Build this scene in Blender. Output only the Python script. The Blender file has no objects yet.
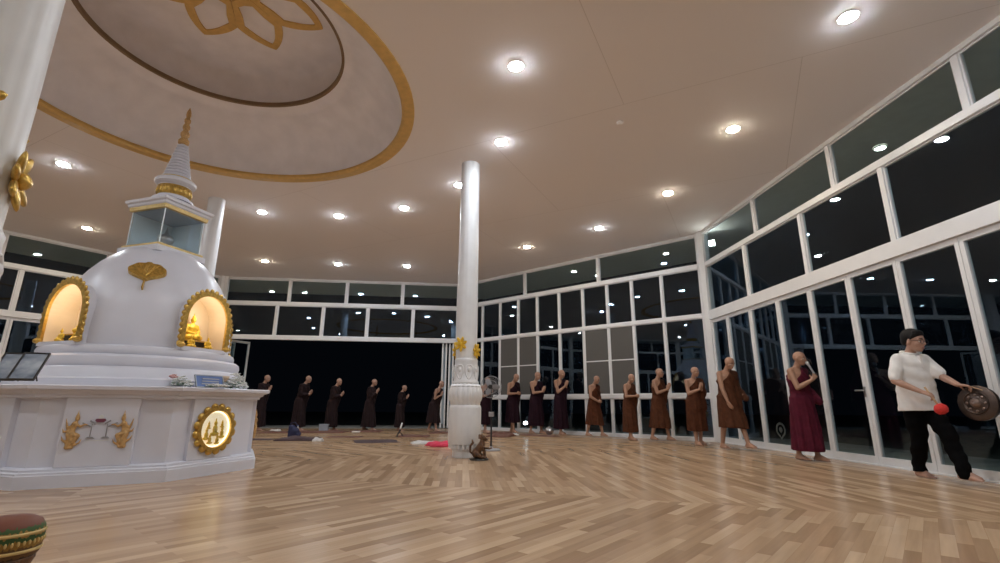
import bpy, bmesh, math, random
import numpy as np
from mathutils import Vector, Matrix
random.seed(5)
PI = math.pi
C = bpy.context.scene.collection
sc = bpy.context.scene
def rad(a): return math.radians(a)

# ------------------------------------------------------------------ camera
H = 0.87
FPX = 482.07
RM = Matrix(((0.99997952, -0.00640046, 0.0), (-0.00157985, -0.24682846, -0.96905790), (0.00620241, 0.96903805, -0.24683351)))
cam = bpy.data.objects.new('camera', bpy.data.cameras.new('camera'))
C.objects.link(cam)
cam.data.sensor_width = 36.0
cam.data.lens = FPX / 1000.0 * 36.0
cam.data.clip_start = 0.05
cam.data.clip_end = 300
cam.matrix_world = Matrix.Translation((0, 0, H)) @ RM.to_4x4()
sc.camera = cam

def ray(x, y): return RM @ Vector((x - 500.0, -(y - 281.5), -FPX))
def onz(x, y, z=0.0):
    r = ray(x, y); return r * ((z - H) / r.z) + Vector((0, 0, H))
def at_range(x, y, d):                 # point on the sight line at horizontal distance d
    r = ray(x, y); return r * (d / math.hypot(r.x, r.y)) + Vector((0, 0, H))

# ------------------------------------------------------------------ world, exposure, light colours
w = bpy.data.worlds.new('night'); sc.world = w; w.use_nodes = True
w.node_tree.nodes['Background'].inputs[0].default_value = (0.35, 0.5, 0.8, 1)
w.node_tree.nodes['Background'].inputs[1].default_value = 0.003
sc.view_settings.view_transform = 'Standard'
sc.view_settings.look = 'None'
sc.view_settings.gamma = 1.0
sc.view_settings.use_curve_mapping = False
sc.view_settings.exposure = 0.0
LAMP = 415.0                            # strength of a downlight lens
COOL, WARM = (0.86, 0.93, 1.0), (1.0, 0.88, 0.70)
sc.cycles.max_bounces = 10
sc.cycles.diffuse_bounces = 5
sc.cycles.transparent_max_bounces = 24
sc.cycles.use_light_tree = True

# ------------------------------------------------------------------ materials
def new_mat(name):
    m = bpy.data.materials.new(name); m.use_nodes = True
    return m, m.node_tree.nodes, m.node_tree.links, m.node_tree.nodes['Principled BSDF']
def mat(name, col, rough=0.5, metal=0.0, var=0.08, scale=6.0, bump=0.0, spec=0.5, col2=None, coat=0.0):
    m, n, l, p = new_mat(name)
    p.inputs['Roughness'].default_value = rough
    p.inputs['Metallic'].default_value = metal
    p.inputs['Specular IOR Level'].default_value = spec
    p.inputs['Coat Weight'].default_value = coat
    tc = n.new('ShaderNodeTexCoord')
    nz = n.new('ShaderNodeTexNoise'); nz.inputs['Scale'].default_value = scale; nz.inputs['Detail'].default_value = 4
    l.new(tc.outputs['Object'], nz.inputs['Vector'])
    rp = n.new('ShaderNodeValToRGB')
    a = [max(0, c * (1 - var)) for c in col]; b = [min(1, c * (1 + var)) for c in (col2 or col)]
    rp.color_ramp.elements[0].color = (*a, 1); rp.color_ramp.elements[1].color = (*b, 1)
    rp.color_ramp.elements[0].position = 0.3; rp.color_ramp.elements[1].position = 0.7
    l.new(nz.outputs['Fac'], rp.inputs['Fac']); l.new(rp.outputs['Color'], p.inputs['Base Color'])
    if bump:
        bp = n.new('ShaderNodeBump'); bp.inputs['Strength'].default_value = bump; bp.inputs['Distance'].default_value = 0.01
        l.new(nz.outputs['Fac'], bp.inputs['Height']); l.new(bp.outputs['Normal'], p.inputs['Normal'])
    return m
def emit(name, col, s):
    m, n, l, p = new_mat(name)
    p.inputs['Base Color'].default_value = (0.8, 0.8, 0.8, 1)
    p.inputs['Emission Color'].default_value = (*col, 1); p.inputs['Emission Strength'].default_value = s
    return m
def glass(name, tint=(0.84, 0.9, 0.91), f0=0.06, gcol=(0.55, 0.72, 0.95, 1)):
    m, n, l, p = new_mat(name)
    n.remove(p)
    out = n['Material Output']
    tr = n.new('ShaderNodeBsdfTransparent'); tr.inputs[0].default_value = (*tint, 1)
    gl = n.new('ShaderNodeBsdfGlossy'); gl.inputs['Roughness'].default_value = 0.0; gl.inputs['Color'].default_value = gcol
    lw = n.new('ShaderNodeLayerWeight'); lw.inputs['Blend'].default_value = 0.5
    pw = n.new('ShaderNodeMath'); pw.operation = 'POWER'; pw.inputs[1].default_value = 5.0
    ml = n.new('ShaderNodeMath'); ml.operation = 'MULTIPLY_ADD'; ml.inputs[1].default_value = 1 - f0; ml.inputs[2].default_value = f0
    mx = n.new('ShaderNodeMixShader')
    l.new(lw.outputs['Facing'], pw.inputs[0]); l.new(pw.outputs[0], ml.inputs[0]); l.new(ml.outputs[0], mx.inputs[0])
    l.new(tr.outputs[0], mx.inputs[1]); l.new(gl.outputs[0], mx.inputs[2])
    l.new(mx.outputs[0], out.inputs['Surface'])
    return m

def floor_material():
    m, n, l, p = new_mat('parquet')
    uv = n.new('ShaderNodeUVMap'); uv.uv_map = 'UVMap'
    br = n.new('ShaderNodeTexBrick')
    br.offset = 0.37; br.squash = 1.0
    for k, v in (('Scale', 1.0), ('Mortar Size', 0.0012), ('Mortar Smooth', 0.2), ('Bias', 0.0), ('Brick Width', 0.70), ('Row Height', 0.085)):
        br.inputs[k].default_value = v
    br.inputs['Color1'].default_value = (0.0, 0.0, 0.0, 1); br.inputs['Color2'].default_value = (1, 1, 1, 1)
    br.inputs['Mortar'].default_value = (0.25, 0.25, 0.25, 1)
    l.new(uv.outputs[0], br.inputs['Vector'])
    rp = n.new('ShaderNodeValToRGB')
    e = rp.color_ramp.elements
    e[0].position = 0.0; e[0].color = (0.36, 0.225, 0.13, 1)
    e[1].position = 1.0; e[1].color = (0.62, 0.44, 0.285, 1)
    k = e.new(0.35); k.color = (0.45, 0.295, 0.178, 1)
    k = e.new(0.7); k.color = (0.52, 0.35, 0.215, 1)
    l.new(br.outputs['Color'], rp.inputs['Fac'])
    mp = n.new('ShaderNodeMapping'); mp.inputs['Scale'].default_value = (1.6, 26, 1)
    l.new(uv.outputs[0], mp.inputs['Vector'])
    nz = n.new('ShaderNodeTexNoise'); nz.inputs['Scale'].default_value = 1.0; nz.inputs['Detail'].default_value = 5
    l.new(mp.outputs[0], nz.inputs['Vector'])
    mr = n.new('ShaderNodeMapRange'); mr.inputs['To Min'].default_value = 0.78; mr.inputs['To Max'].default_value = 1.18
    l.new(nz.outputs['Fac'], mr.inputs['Value'])
    mx = n.new('ShaderNodeMix'); mx.data_type = 'RGBA'; mx.blend_type = 'MULTIPLY'; mx.inputs['Factor'].default_value = 1.0
    l.new(rp.outputs['Color'], mx.inputs['A']); l.new(mr.outputs[0], mx.inputs['B'])
    l.new(mx.outputs['Result'], p.inputs['Base Color'])
    p.inputs['Roughness'].default_value = 0.23
    p.inputs['Specular IOR Level'].default_value = 0.45
    bp = n.new('ShaderNodeBump'); bp.inputs['Strength'].default_value = 0.04; bp.inputs['Distance'].default_value = 0.003
    l.new(nz.outputs['Fac'], bp.inputs['Height']); l.new(bp.outputs['Normal'], p.inputs['Normal'])
    return m
def ceiling_material():
    m, n, l, p = new_mat('ceiling_boards')
    tc = n.new('ShaderNodeTexCoord')
    mp = n.new('ShaderNodeMapping'); mp.inputs['Rotation'].default_value = (0, 0, rad(27)); mp.inputs['Location'].default_value = (1.3, 0.4, 0)
    l.new(tc.outputs['Object'], mp.inputs['Vector'])
    br = n.new('ShaderNodeTexBrick'); br.offset = 0.5
    for k, v in (('Scale', 1.0), ('Mortar Size', 0.006), ('Mortar Smooth', 0.4), ('Brick Width', 4.8), ('Row Height', 3.6)):
        br.inputs[k].default_value = v
    br.inputs['Color1'].default_value = (0.87, 0.825, 0.81, 1); br.inputs['Color2'].default_value = (0.87, 0.82, 0.80, 1)
    br.inputs['Mortar'].default_value = (0.70, 0.65, 0.62, 1)
    l.new(mp.outputs[0], br.inputs['Vector'])
    l.new(br.outputs['Color'], p.inputs['Base Color'])
    p.inputs['Roughness'].default_value = 0.8
    return m

M = dict(
    floor=floor_material(), ceil=ceiling_material(),
    white=mat('white_paint', (0.76, 0.77, 0.79), 0.35, var=0.03),
    alu=mat('white_aluminium', (0.74, 0.74, 0.75), 0.35, var=0.02),
    cove=mat('cove_plaster', (0.90, 0.88, 0.91), 0.7, var=0.05, scale=3),
    plaster=mat('stupa_plaster', (0.70, 0.71, 0.79), 0.33, var=0.03, scale=3, bump=0.05),
    gold=mat('gold', (0.62, 0.40, 0.10), 0.34, metal=0.75, var=0.25, scale=30, bump=0.3),
    goldpaint=mat('gold_paint', (0.72, 0.47, 0.16), 0.45, metal=0.25, var=0.08, scale=10),
    goldtrim=mat('gold_trim', (0.66, 0.50, 0.22), 0.4, metal=0.4, var=0.1, scale=20),
    yellow=mat('gilt_yellow', (0.80, 0.52, 0.05), 0.4, metal=0.3, var=0.2, scale=25, bump=0.2),
    orangegold=mat('antique_gold', (0.58, 0.36, 0.15), 0.45, metal=0.3, var=0.25, scale=40, bump=0.2),
    cream=mat('cream_lining', (0.80, 0.66, 0.48), 0.6, var=0.03),
    black=mat('black_lacquer', (0.02, 0.018, 0.016), 0.3, var=0.2),
    glass=glass('window_glass'),
    caseglass=glass('case_glass', (0.93, 0.96, 0.97), 0.06),
    screen=mat('insect_screen', (0.095, 0.09, 0.084), 0.8, var=0.05, scale=60),
    terrace=mat('terrace_concrete', (0.28, 0.29, 0.28), 0.6, var=0.2, scale=2),
    soffit=mat('soffit_board', (0.80, 0.81, 0.74), 0.7, var=0.05),
    night=mat('dark_lawn', (0.10, 0.11, 0.10), 0.9, var=0.3),
    steel=mat('steel', (0.55, 0.55, 0.56), 0.28, metal=0.9, var=0.05),
    skin=mat('skin', (0.37, 0.205, 0.135), 0.5, var=0.10, scale=9),
    skin_far=mat('skin_far_tone', (0.36, 0.21, 0.155), 0.55, var=0.10, scale=9),  # slightly greyer skin for the distant figures
    skin_man=mat('skin_fair', (0.46, 0.27, 0.20), 0.5, var=0.07, scale=9),
    brown=mat('robe_brown', (0.078, 0.028, 0.0135), 0.8, var=0.22, scale=14, bump=0.1, spec=0.15),
    brown2=mat('robe_russet', (0.073, 0.024, 0.011), 0.8, var=0.22, scale=14, bump=0.1, spec=0.15),
    maroon=mat('robe_maroon', (0.082, 0.009, 0.022), 0.8, var=0.2, scale=12, bump=0.1, spec=0.15),
    plum=mat('robe_plum', (0.017, 0.005, 0.0105), 0.8, var=0.2, scale=12, bump=0.1, spec=0.15),
    dark=mat('robe_dark', (0.022, 0.013, 0.0145), 0.85, var=0.2, scale=12, bump=0.1, spec=0.15),
    shirt=mat('white_cotton', (0.80, 0.78, 0.77), 0.8, var=0.03, scale=20, bump=0.1, spec=0.15),
    trouser=mat('black_cotton', (0.0035, 0.0035, 0.004), 0.95, var=0.2, scale=20, bump=0.1, spec=0.08),
    hair=mat('black_hair', (0.006, 0.005, 0.005), 0.6, var=0.3, scale=60, bump=0.4, spec=0.25),
    eyewhite=mat('eye_white', (0.75, 0.72, 0.7), 0.3, var=0.02),
    iris=mat('dark_iris', (0.02, 0.012, 0.01), 0.2, var=0.1),
    lip=mat('lip', (0.34, 0.13, 0.11), 0.5, var=0.05),
    brow=mat('eyebrow_hair', (0.05, 0.03, 0.025), 0.8, var=0.2),
    blackplastic=mat('black_plastic', (0.02, 0.02, 0.022), 0.35, var=0.1),
    grayplastic=mat('gray_plastic', (0.30, 0.30, 0.32), 0.45, var=0.1),
    bronze=mat('gong_bronze', (0.085, 0.06, 0.05), 0.38, metal=0.7, var=0.25, scale=9, bump=0.15),
    bronzeworn=mat('gong_worn_bronze', (0.26, 0.19, 0.16), 0.35, metal=0.6, var=0.2, scale=12),
    redwool=mat('red_wool', (0.62, 0.035, 0.03), 0.85, var=0.15, scale=60, bump=0.4),
    wood=mat('pale_wood', (0.45, 0.28, 0.15), 0.5, var=0.1, scale=10),
    carved=mat('carved_dark_wood', (0.075, 0.033, 0.015), 0.45, var=0.45, scale=22, bump=0.5, col2=(0.13, 0.06, 0.024)),
    mat_dark=mat('mat_dark_cloth', (0.055, 0.03, 0.034), 0.85, var=0.2, scale=18, bump=0.2),
    mat_brown=mat('mat_brown_cloth', (0.14, 0.062, 0.045), 0.85, var=0.25, scale=18, bump=0.2),
    red=mat('crimson_cloth', (0.62, 0.035, 0.085), 0.8, var=0.15, scale=20, bump=0.2),
    navy=mat('navy_cloth', (0.018, 0.022, 0.07), 0.7, var=0.2, scale=18, bump=0.2),
    lightcloth=mat('pale_cloth', (0.55, 0.53, 0.52), 0.8, var=0.1, scale=18, bump=0.3),
    paleblue=mat('pale_blue_box', (0.34, 0.38, 0.44), 0.5, var=0.05),
    blue=mat('blue_board', (0.09, 0.17, 0.42), 0.35, var=0.12, scale=12),
    photo=mat('blue_grey_print', (0.16, 0.22, 0.30), 0.15, var=0.35, scale=5, col2=(0.40, 0.43, 0.47)),
    petal=mat('white_petal', (0.75, 0.76, 0.74), 0.6, var=0.06, scale=30, bump=0.2),
    pinkpetal=mat('pink_petal', (0.72, 0.42, 0.40), 0.6, var=0.1, scale=30),
    leafgreen=mat('leaf_green', (0.16, 0.26, 0.17), 0.6, var=0.2, scale=30),
    casepanel=mat('case_panel', (0.80, 0.90, 0.95), 0.5, var=0.03),
    tan=mat('tan_ceramic', (0.55, 0.40, 0.27), 0.4, var=0.06),
    purple=mat('lotus_purple', (0.20, 0.05, 0.09), 0.5, var=0.15, scale=30),
    decal=mat('etched_decal', (0.075, 0.09, 0.088), 0.5, var=0.1, scale=30),
    cool=emit('cool_lamp', COOL, LAMP), warm=emit('warm_lamp', WARM, LAMP),
    led=emit('warm_led', (1.0, 0.80, 0.50), 2.6), flood=emit('flood_lamp', (1, 0.95, 0.86), 60.0),
    glowpanel=emit('glow_cream_panel', (1.0, 0.74, 0.42), 0.55), garden=emit('garden_lamp_light', (0.8, 0.9, 1.0), 25.0), standby=emit('blue_light', (0.65, 0.8, 1.0), 6.0),
)
def brocade():
    m, n, l, p = new_mat('brocade')
    tc = n.new('ShaderNodeTexCoord'); sp = n.new('ShaderNodeSeparateXYZ'); l.new(tc.outputs['Object'], sp.inputs[0])
    rp = n.new('ShaderNodeValToRGB'); rp.color_ramp.interpolation = 'CONSTANT'
    mr = n.new('ShaderNodeMapRange'); mr.inputs['From Min'].default_value = 0.29; mr.inputs['From Max'].default_value = 0.46
    l.new(sp.outputs['Z'], mr.inputs['Value'])
    nz = n.new('ShaderNodeTexVoronoi'); nz.inputs['Scale'].default_value = 60; l.new(tc.outputs['Object'], nz.inputs['Vector'])
    ad = n.new('ShaderNodeMath'); ad.operation = 'MULTIPLY_ADD'; ad.inputs[1].default_value = 0.10
    l.new(nz.outputs['Distance'], ad.inputs[0]); l.new(mr.outputs[0], ad.inputs[2]); l.new(ad.outputs[0], rp.inputs['Fac'])
    e = rp.color_ramp.elements
    e[0].color = (0.03, 0.015, 0.01, 1)
    for pos, c in ((0.25, (0.12, 0.06, 0.02)), (0.45, (0.30, 0.17, 0.03)), (0.58, (0.03, 0.08, 0.02)), (0.68, (0.36, 0.2, 0.05)), (0.78, (0.05, 0.11, 0.03)), (0.86, (0.16, 0.045, 0.022))):
        k = e.new(pos); k.color = (*c, 1)
    e[-1].position = 0.9; e[-1].color = (0.17, 0.05, 0.025, 1)
    l.new(rp.outputs['Color'], p.inputs['Base Color']); p.inputs['Roughness'].default_value = 0.6
    return m
M['brocade'] = brocade()

# ------------------------------------------------------------------ mesh helpers
class MB:
    def __init__(s): s.v = []; s.f = []; s.mi = []; s.cur = 0
    def add(s, vs, fs):
        o = len(s.v); s.v += [tuple(v) for v in vs]
        for f in fs: s.f.append(tuple(i + o for i in f)); s.mi.append(s.cur)
        return s
    def box(s, c, d, rot=None):
        x, y, z = d[0] / 2, d[1] / 2, d[2] / 2
        vs = [Vector(p) for p in ((-x, -y, -z), (x, -y, -z), (x, y, -z), (-x, y, -z), (-x, -y, z), (x, -y, z), (x, y, z), (-x, y, z))]
        if rot is not None: vs = [rot @ v for v in vs]
        return s.add([v + Vector(c) for v in vs], [(3, 2, 1, 0), (4, 5, 6, 7), (0, 1, 5, 4), (1, 2, 6, 5), (2, 3, 7, 6), (3, 0, 4, 7)])
    def bx(s, x0, x1, y0, y1, z0, z1):
        return s.box(((x0 + x1) / 2, (y0 + y1) / 2, (z0 + z1) / 2), (abs(x1 - x0), abs(y1 - y0), abs(z1 - z0)))
    def lathe(s, prof, n=32, c=(0, 0, 0), rfun=None, phase=0.0, rot=None, close=False):
        vs, fs = [], []
        m = len(prof)
        for r, z in prof:
            for k in range(n):
                a = phase + 2 * PI * k / n
                rr = rfun(r, z, a) if rfun else r
                p = Vector((rr * math.cos(a), rr * math.sin(a), z))
                if rot is not None: p = rot @ p
                vs.append(p + Vector(c))
        for i in range(m - 1 + (1 if close else 0)):
            j = (i + 1) % m
            for k in range(n):
                k2 = (k + 1) % n
                fs.append((i * n + k, i * n + k2, j * n + k2, j * n + k))
        if not close:
            fs.append(tuple(range(n - 1, -1, -1))); fs.append(tuple((m - 1) * n + k for k in range(n)))
        return s.add(vs, fs)
    def rings(s, R, n=16):                 # stacked ellipses: (centre, rx, ry[, axisx, axisy])
        prof = []
        vs, fs = [], []
        for c, rx, ry in R:
            for k in range(n):
                a = 2 * PI * k / n
                vs.append(Vector(c) + Vector((rx * math.cos(a), ry * math.sin(a), 0)))
        m = len(R)
        for i in range(m - 1):
            for k in range(n):
                k2 = (k + 1) % n
                fs.append((i * n + k, i * n + k2, (i + 1) * n + k2, (i + 1) * n + k))
        fs.append(tuple(range(n - 1, -1, -1))); fs.append(tuple((m - 1) * n + k for k in range(n)))
        return s.add(vs, fs)
    def caps(s, p0, r0, p1, r1, n=12, flat=1.0):      # tapered capsule
        p0 = Vector(p0); p1 = Vector(p1); d = p1 - p0; L = d.length
        if L < 1e-6: d = Vector((0, 0, 1)); 
        d = d.normalized()
        u = d.orthogonal().normalized(); w_ = d.cross(u)
        R = []
        for t in (-80, -45, -15, 0): R.append((p0 + d * (r0 * math.sin(rad(t))), r0 * math.cos(rad(t))))
        for t in (0, 15, 45, 80): R.append((p1 + d * (r1 * math.sin(rad(t))), r1 * math.cos(rad(t))))
        vs, fs = [], []
        for c, r in R:
            for k in range(n):
                a = 2 * PI * k / n; vs.append(c + u * (r * math.cos(a)) + w_ * (r * math.sin(a) * flat))
        for i in range(len(R) - 1):
            for k in range(n):
                k2 = (k + 1) % n
                fs.append((i * n + k, i * n + k2, (i + 1) * n + k2, (i + 1) * n + k))
        fs.append(tuple(range(n - 1, -1, -1))); fs.append(tuple((len(R) - 1) * n + k for k in range(n)))
        return s.add(vs, fs)
    def chain(s, pts, n=12):
        for (a, ra), (b, rb) in zip(pts[:-1], pts[1:]): s.caps(a, ra, b, rb, n)
        return s
    def tube(s, pts, r, n=8, closed=False):
        pts = [Vector(p) for p in pts]; vs, fs = [], []; m = len(pts)
        rr = r if isinstance(r, (list, tuple)) else [r] * m
        u = None
        for i, p in enumerate(pts):
            a = pts[(i - 1) % m] if (closed or i > 0) else p
            b = pts[(i + 1) % m] if (closed or i < m - 1) else p
            d = (b - a).normalized()
            if u is None: u = d.orthogonal().normalized()
            u = (u - d * u.dot(d)); u = u.normalized() if u.length > 1e-6 else d.orthogonal().normalized()
            w_ = d.cross(u)
            for k in range(n):
                t = 2 * PI * k / n; vs.append(p + (u * math.cos(t) + w_ * math.sin(t)) * rr[i])
        for i in range(m - 1 + (1 if closed else 0)):
            j = (i + 1) % m
            for k in range(n):
                k2 = (k + 1) % n; fs.append((i * n + k, i * n + k2, j * n + k2, j * n + k))
        if not closed:
            fs.append(tuple(range(n - 1, -1, -1))); fs.append(tuple((m - 1) * n + k for k in range(n)))
        return s.add(vs, fs)
    def ell(s, c, rx, ry, rz, rot=None, nu=14, nv=9):
        vs, fs = [], []
        for i in range(nv + 1):
            t = PI * (i + 0.02) / (nv + 0.04) - PI / 2
            for k in range(nu):
                a = 2 * PI * k / nu
                p = Vector((rx * math.cos(t) * math.cos(a), ry * math.cos(t) * math.sin(a), rz * math.sin(t)))
                if rot is not None: p = rot @ p
                vs.append(p + Vector(c))
        for i in range(nv):
            for k in range(nu):
                k2 = (k + 1) % nu; fs.append((i * nu + k, i * nu + k2, (i + 1) * nu + k2, (i + 1) * nu + k))
        fs.append(tuple(range(nu - 1, -1, -1))); fs.append(tuple(nv * nu + k for k in range(nu)))
        return s.add(vs, fs)
    def poly(s, pts, o, ux, uy, un, t0, t1):          # extrude a 2-D outline (ccw) between t0 and t1 along un
        o = Vector(o); ux = Vector(ux); uy = Vector(uy); un = Vector(un); n = len(pts)
        vs = [o + ux * a + uy * b + un * t0 for a, b in pts] + [o + ux * a + uy * b + un * t1 for a, b in pts]
        fs = [tuple(range(n - 1, -1, -1)), tuple(range(n, 2 * n))]
        for k in range(n):
            k2 = (k + 1) % n; fs.append((k, k2, n + k2, n + k))
        return s.add(vs, fs)
    def ringpoly(s, outer, inner, o, ux, uy, un, t0, t1, closed=True):   # extruded band between two outlines
        o = Vector(o); ux = Vector(ux); uy = Vector(uy); un = Vector(un); n = len(outer)
        vs = []
        for t in (t0, t1):
            for L in (outer, inner): vs += [o + ux * a + uy * b + un * t for a, b in L]
        fs = []
        for k in range(n if closed else n - 1):
            k2 = (k + 1) % n
            fs += [(k2, k, n + k, n + k2), (2 * n + k, 2 * n + k2, 3 * n + k2, 3 * n + k), (k, k2, 2 * n + k2, 2 * n + k), (n + k2, n + k, 3 * n + k, 3 * n + k2)]
        if not closed:
            fs += [(0, 2 * n, 3 * n, n), (n - 1, 2 * n - 1, 4 * n - 1, 3 * n - 1)]
        return s.add(vs, fs)
    def mesh(s, name):
        me = bpy.data.meshes.new(name); me.from_pydata(s.v, [], s.f); me.update()
        return me
    def build(s, name, m, parent=None, smooth=False, bevel=0.0, loc=None, fix=True):
        me = s.mesh(name)
        if fix:
            b = bmesh.new(); b.from_mesh(me); bmesh.ops.recalc_face_normals(b, faces=b.faces); b.to_mesh(me); b.free()
        ms = m if isinstance(m, (list, tuple)) else [m]
        for x in ms: me.materials.append(x)
        if len(ms) > 1: me.polygons.foreach_set('material_index', s.mi)
        if smooth: me.polygons.foreach_set('use_smooth', [True] * len(me.polygons))
        o = bpy.data.objects.new(name, me); C.objects.link(o)
        if parent is not None: o.parent = parent
        if loc is not None: o.location = loc
        if bevel:
            bv = o.modifiers.new('bevel', 'BEVEL'); bv.width = bevel; bv.segments = 2; bv.limit_method = 'ANGLE'; bv.angle_limit = rad(40)
        return o
def edge_split(o, ang=40):
    md = o.modifiers.new('split', 'EDGE_SPLIT'); md.split_angle = rad(ang); return o
def tag(o, label=None, cat=None, group=None, kind=None):
    if label: o['label'] = label
    if cat: o['category'] = cat
    if group: o['group'] = group
    if kind: o['kind'] = kind
    return o
def empty(name, loc=(0, 0, 0), rz=0.0, parent=None):
    o = bpy.data.objects.new(name, None); C.objects.link(o); o.location = loc; o.rotation_euler = (0, 0, rz)
    o.empty_display_size = 0.1
    if parent is not None: o.parent = parent
    return o
def remesh(mb, voxel, smooth_it=4, factor=0.5):
    me = mb.mesh('tmp')
    b = bmesh.new(); b.from_mesh(me); bmesh.ops.recalc_face_normals(b, faces=b.faces); b.to_mesh(me); b.free()
    o = bpy.data.objects.new('tmp', me); C.objects.link(o)
    r = o.modifiers.new('r', 'REMESH'); r.mode = 'VOXEL'; r.voxel_size = voxel; r.adaptivity = 0.0
    if smooth_it:
        sm = o.modifiers.new('s', 'SMOOTH'); sm.factor = factor; sm.iterations = smooth_it
    dg = bpy.context.evaluated_depsgraph_get()
    out = bpy.data.meshes.new_from_object(o.evaluated_get(dg))
    bpy.data.objects.remove(o); bpy.data.meshes.remove(me)
    return out
def from_mesh(name, me, m, parent=None, smooth=True):
    me.name = name; me.materials.clear(); me.materials.append(m)
    me.polygons.foreach_set('use_smooth', [smooth] * len(me.polygons))
    o = bpy.data.objects.new(name, me); C.objects.link(o)
    if parent is not None: o.parent = parent
    return o
def copy_tree(o, parent=None):
    c = o.copy(); C.objects.link(c)
    if parent is not None: c.parent = parent
    for ch in list(o.children): copy_tree(ch, c)
    return c

# ------------------------------------------------------------------ room shell
HC = 5.448
OC = Vector((-5.17, 7.13, 0))                       # middle of the octagonal hall
cn = [Vector(p) for p in ((6.16, 3.36, 0), (5.4993, 12.4934, 0), (-1.4247, 18.466, 0), (-10.4, 17.5, 0),
                          (-15.5, 9.95, 0), (-15.85, 1.78, 0), (-8.94, -4.2, 0), (0.18, -3.55, 0))]
DC = Vector((-4.42, 6.38, 0))                       # middle of the ceiling dome
SC = Vector((-5.05, 6.9, 0))                        # axis of the stupa

def make_floor():
    me = bpy.data.meshes.new('floor'); vs = [OC] + cn; fs = []; uvs = []
    for k in range(8):
        a, b = cn[k], cn[(k + 1) % 8]
        d = (b - a).normalized(); nrm = Vector((-d.y, d.x, 0))
        fs.append((0, 1 + k, 1 + (k + 1) % 8))
        for p in (OC, a, b): uvs.append((p.dot(d) + k * 3.3, (p - a).dot(nrm)))
    me.from_pydata([tuple(v) for v in vs], [], fs)
    ul = me.uv_layers.new(name='UVMap')
    for i, uv in enumerate(uvs): ul.data[i].uv = uv
    me.materials.append(M['floor'])
    o = bpy.data.objects.new('floor', me); C.objects.link(o); tag(o, kind='structure')
make_floor()

def make_ceiling():
    # flat ceiling with a round opening for the dome
    n = 96; b = MB()
    out = []
    for k in range(n):
        a = 2 * PI * k / n; d = Vector((math.cos(a), math.sin(a), 0)); best = None
        for i in range(8):
            p, q = cn[i], cn[(i + 1) % 8]; e = q - p
            den = d.x * e.y - d.y * e.x
            if abs(den) < 1e-9: continue
            t = ((p.x - DC.x) * e.y - (p.y - DC.y) * e.x) / den
            s = ((p.x - DC.x) * d.y - (p.y - DC.y) * d.x) / den
            if t > 0 and -1e-6 <= s <= 1 + 1e-6: best = t if best is None else min(best, t)
        out.append(DC + d * (best + 0.35))
    inn = [DC + Vector((3.0 * math.cos(2 * PI * k / n), 3.0 * math.sin(2 * PI * k / n), 0)) for k in range(n)]
    b.ringpoly([(p.x, p.y) for p in out], [(p.x, p.y) for p in inn], (0, 0, 0), (1, 0, 0), (0, 1, 0), (0, 0, 1), HC, HC + 0.12)
    tag(b.build('ceiling', M['ceil']), kind='structure')
    # gold rim, cove and inner dome
    rim = MB().lathe([(3.06, HC - 0.025), (3.06, HC + 0.01), (2.86, HC + 0.05), (2.86, HC + 0.0), (2.90, HC - 0.03)], 96, DC, close=True)
    tag(rim.build('trim_1', M['goldpaint'], smooth=False), kind='structure')
    cv = [(2.88, HC + 0.03), (2.80, HC + 0.22), (2.66, HC + 0.45), (2.5, HC + 0.63), (2.30, HC + 0.79), (2.10, HC + 0.90), (2.097, HC + 0.905), (1.98, HC + 0.97), (1.86, HC + 1.0)]
    th = [(r + 0.06, z + 0.06) for r, z in cv]
    o = MB().lathe(cv + th[::-1], 96, DC, close=True).build('ceiling_cove', M['cove'], smooth=True); edge_split(o, 35); tag(o, kind='structure')
    lip = MB().lathe([(1.87, HC + 0.985), (1.825, HC + 0.995), (1.825, HC + 1.06), (1.87, HC + 1.06)], 96, DC, close=True)
    tag(lip.build('trim_2', mat('lip_brown', (0.22, 0.145, 0.08), 0.6)), kind='structure')
    cap = [(1.84, HC + 1.03), (2.02, HC + 1.10), (2.05, HC + 1.5), (2.0, HC + 1.68), (1.9, HC + 1.745), (1.7, HC + 1.76), (0.9, HC + 1.765), (0.001, HC + 1.77)]
    tag(MB().lathe(cap + [(0.001, HC + 1.95), (0.9, HC + 1.93), (1.95, HC + 1.85), (2.12, HC + 1.7), (2.14, HC + 1.03)], 96, DC, close=True).build('ceiling_dome', M['cove'], smooth=True), kind='structure')
    # lotus outline: one gold strip per petal
    z0 = HC + 1.735
    root = empty('trim_3', (-4.26, 6.06, z0)); tag(root, kind='structure')
    def petal(rt, rn, s=16):
        pts = []
        for i in range(2 * s + 1):
            t = i / (2 * s); u = abs(2 * t - 1)
            ang = (t - 0.5) * 2 * (PI / 8)
            pts.append((ang, rn + (rt - rn) * (1 - u ** 1.08)))
        base = [(-PI / 8 + 0.0, rn), (-PI / 8 * 0.99, rn * 0.70), (-PI / 8 * 0.97, rn * 0.42), (0, rn * 0.36), (PI / 8 * 0.97, rn * 0.42), (PI / 8 * 0.99, rn * 0.70)]
        return pts + base[::-1][:-0 or None]
    for k in range(8):
        ph = 1.505 + k * 2 * PI / 8
        P = petal(1.52, 1.03)
        c = Vector((0.95 * math.cos(ph), 0.95 * math.sin(ph)))
        L = [Vector((r * math.cos(a + ph), r * math.sin(a + ph))) for a, r in P]
        inn = []
        for p in L:
            d = c - p; inn.append(p + d.normalized() * min(0.13, d.length * 0.5))
        MB().ringpoly([tuple(p) for p in L], [tuple(p) for p in inn], (0, 0, 0), (1, 0, 0), (0, 1, 0), (0, 0, 1), 0.0, 0.05).build('petal', M['goldpaint'], root)
make_ceiling()

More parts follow.
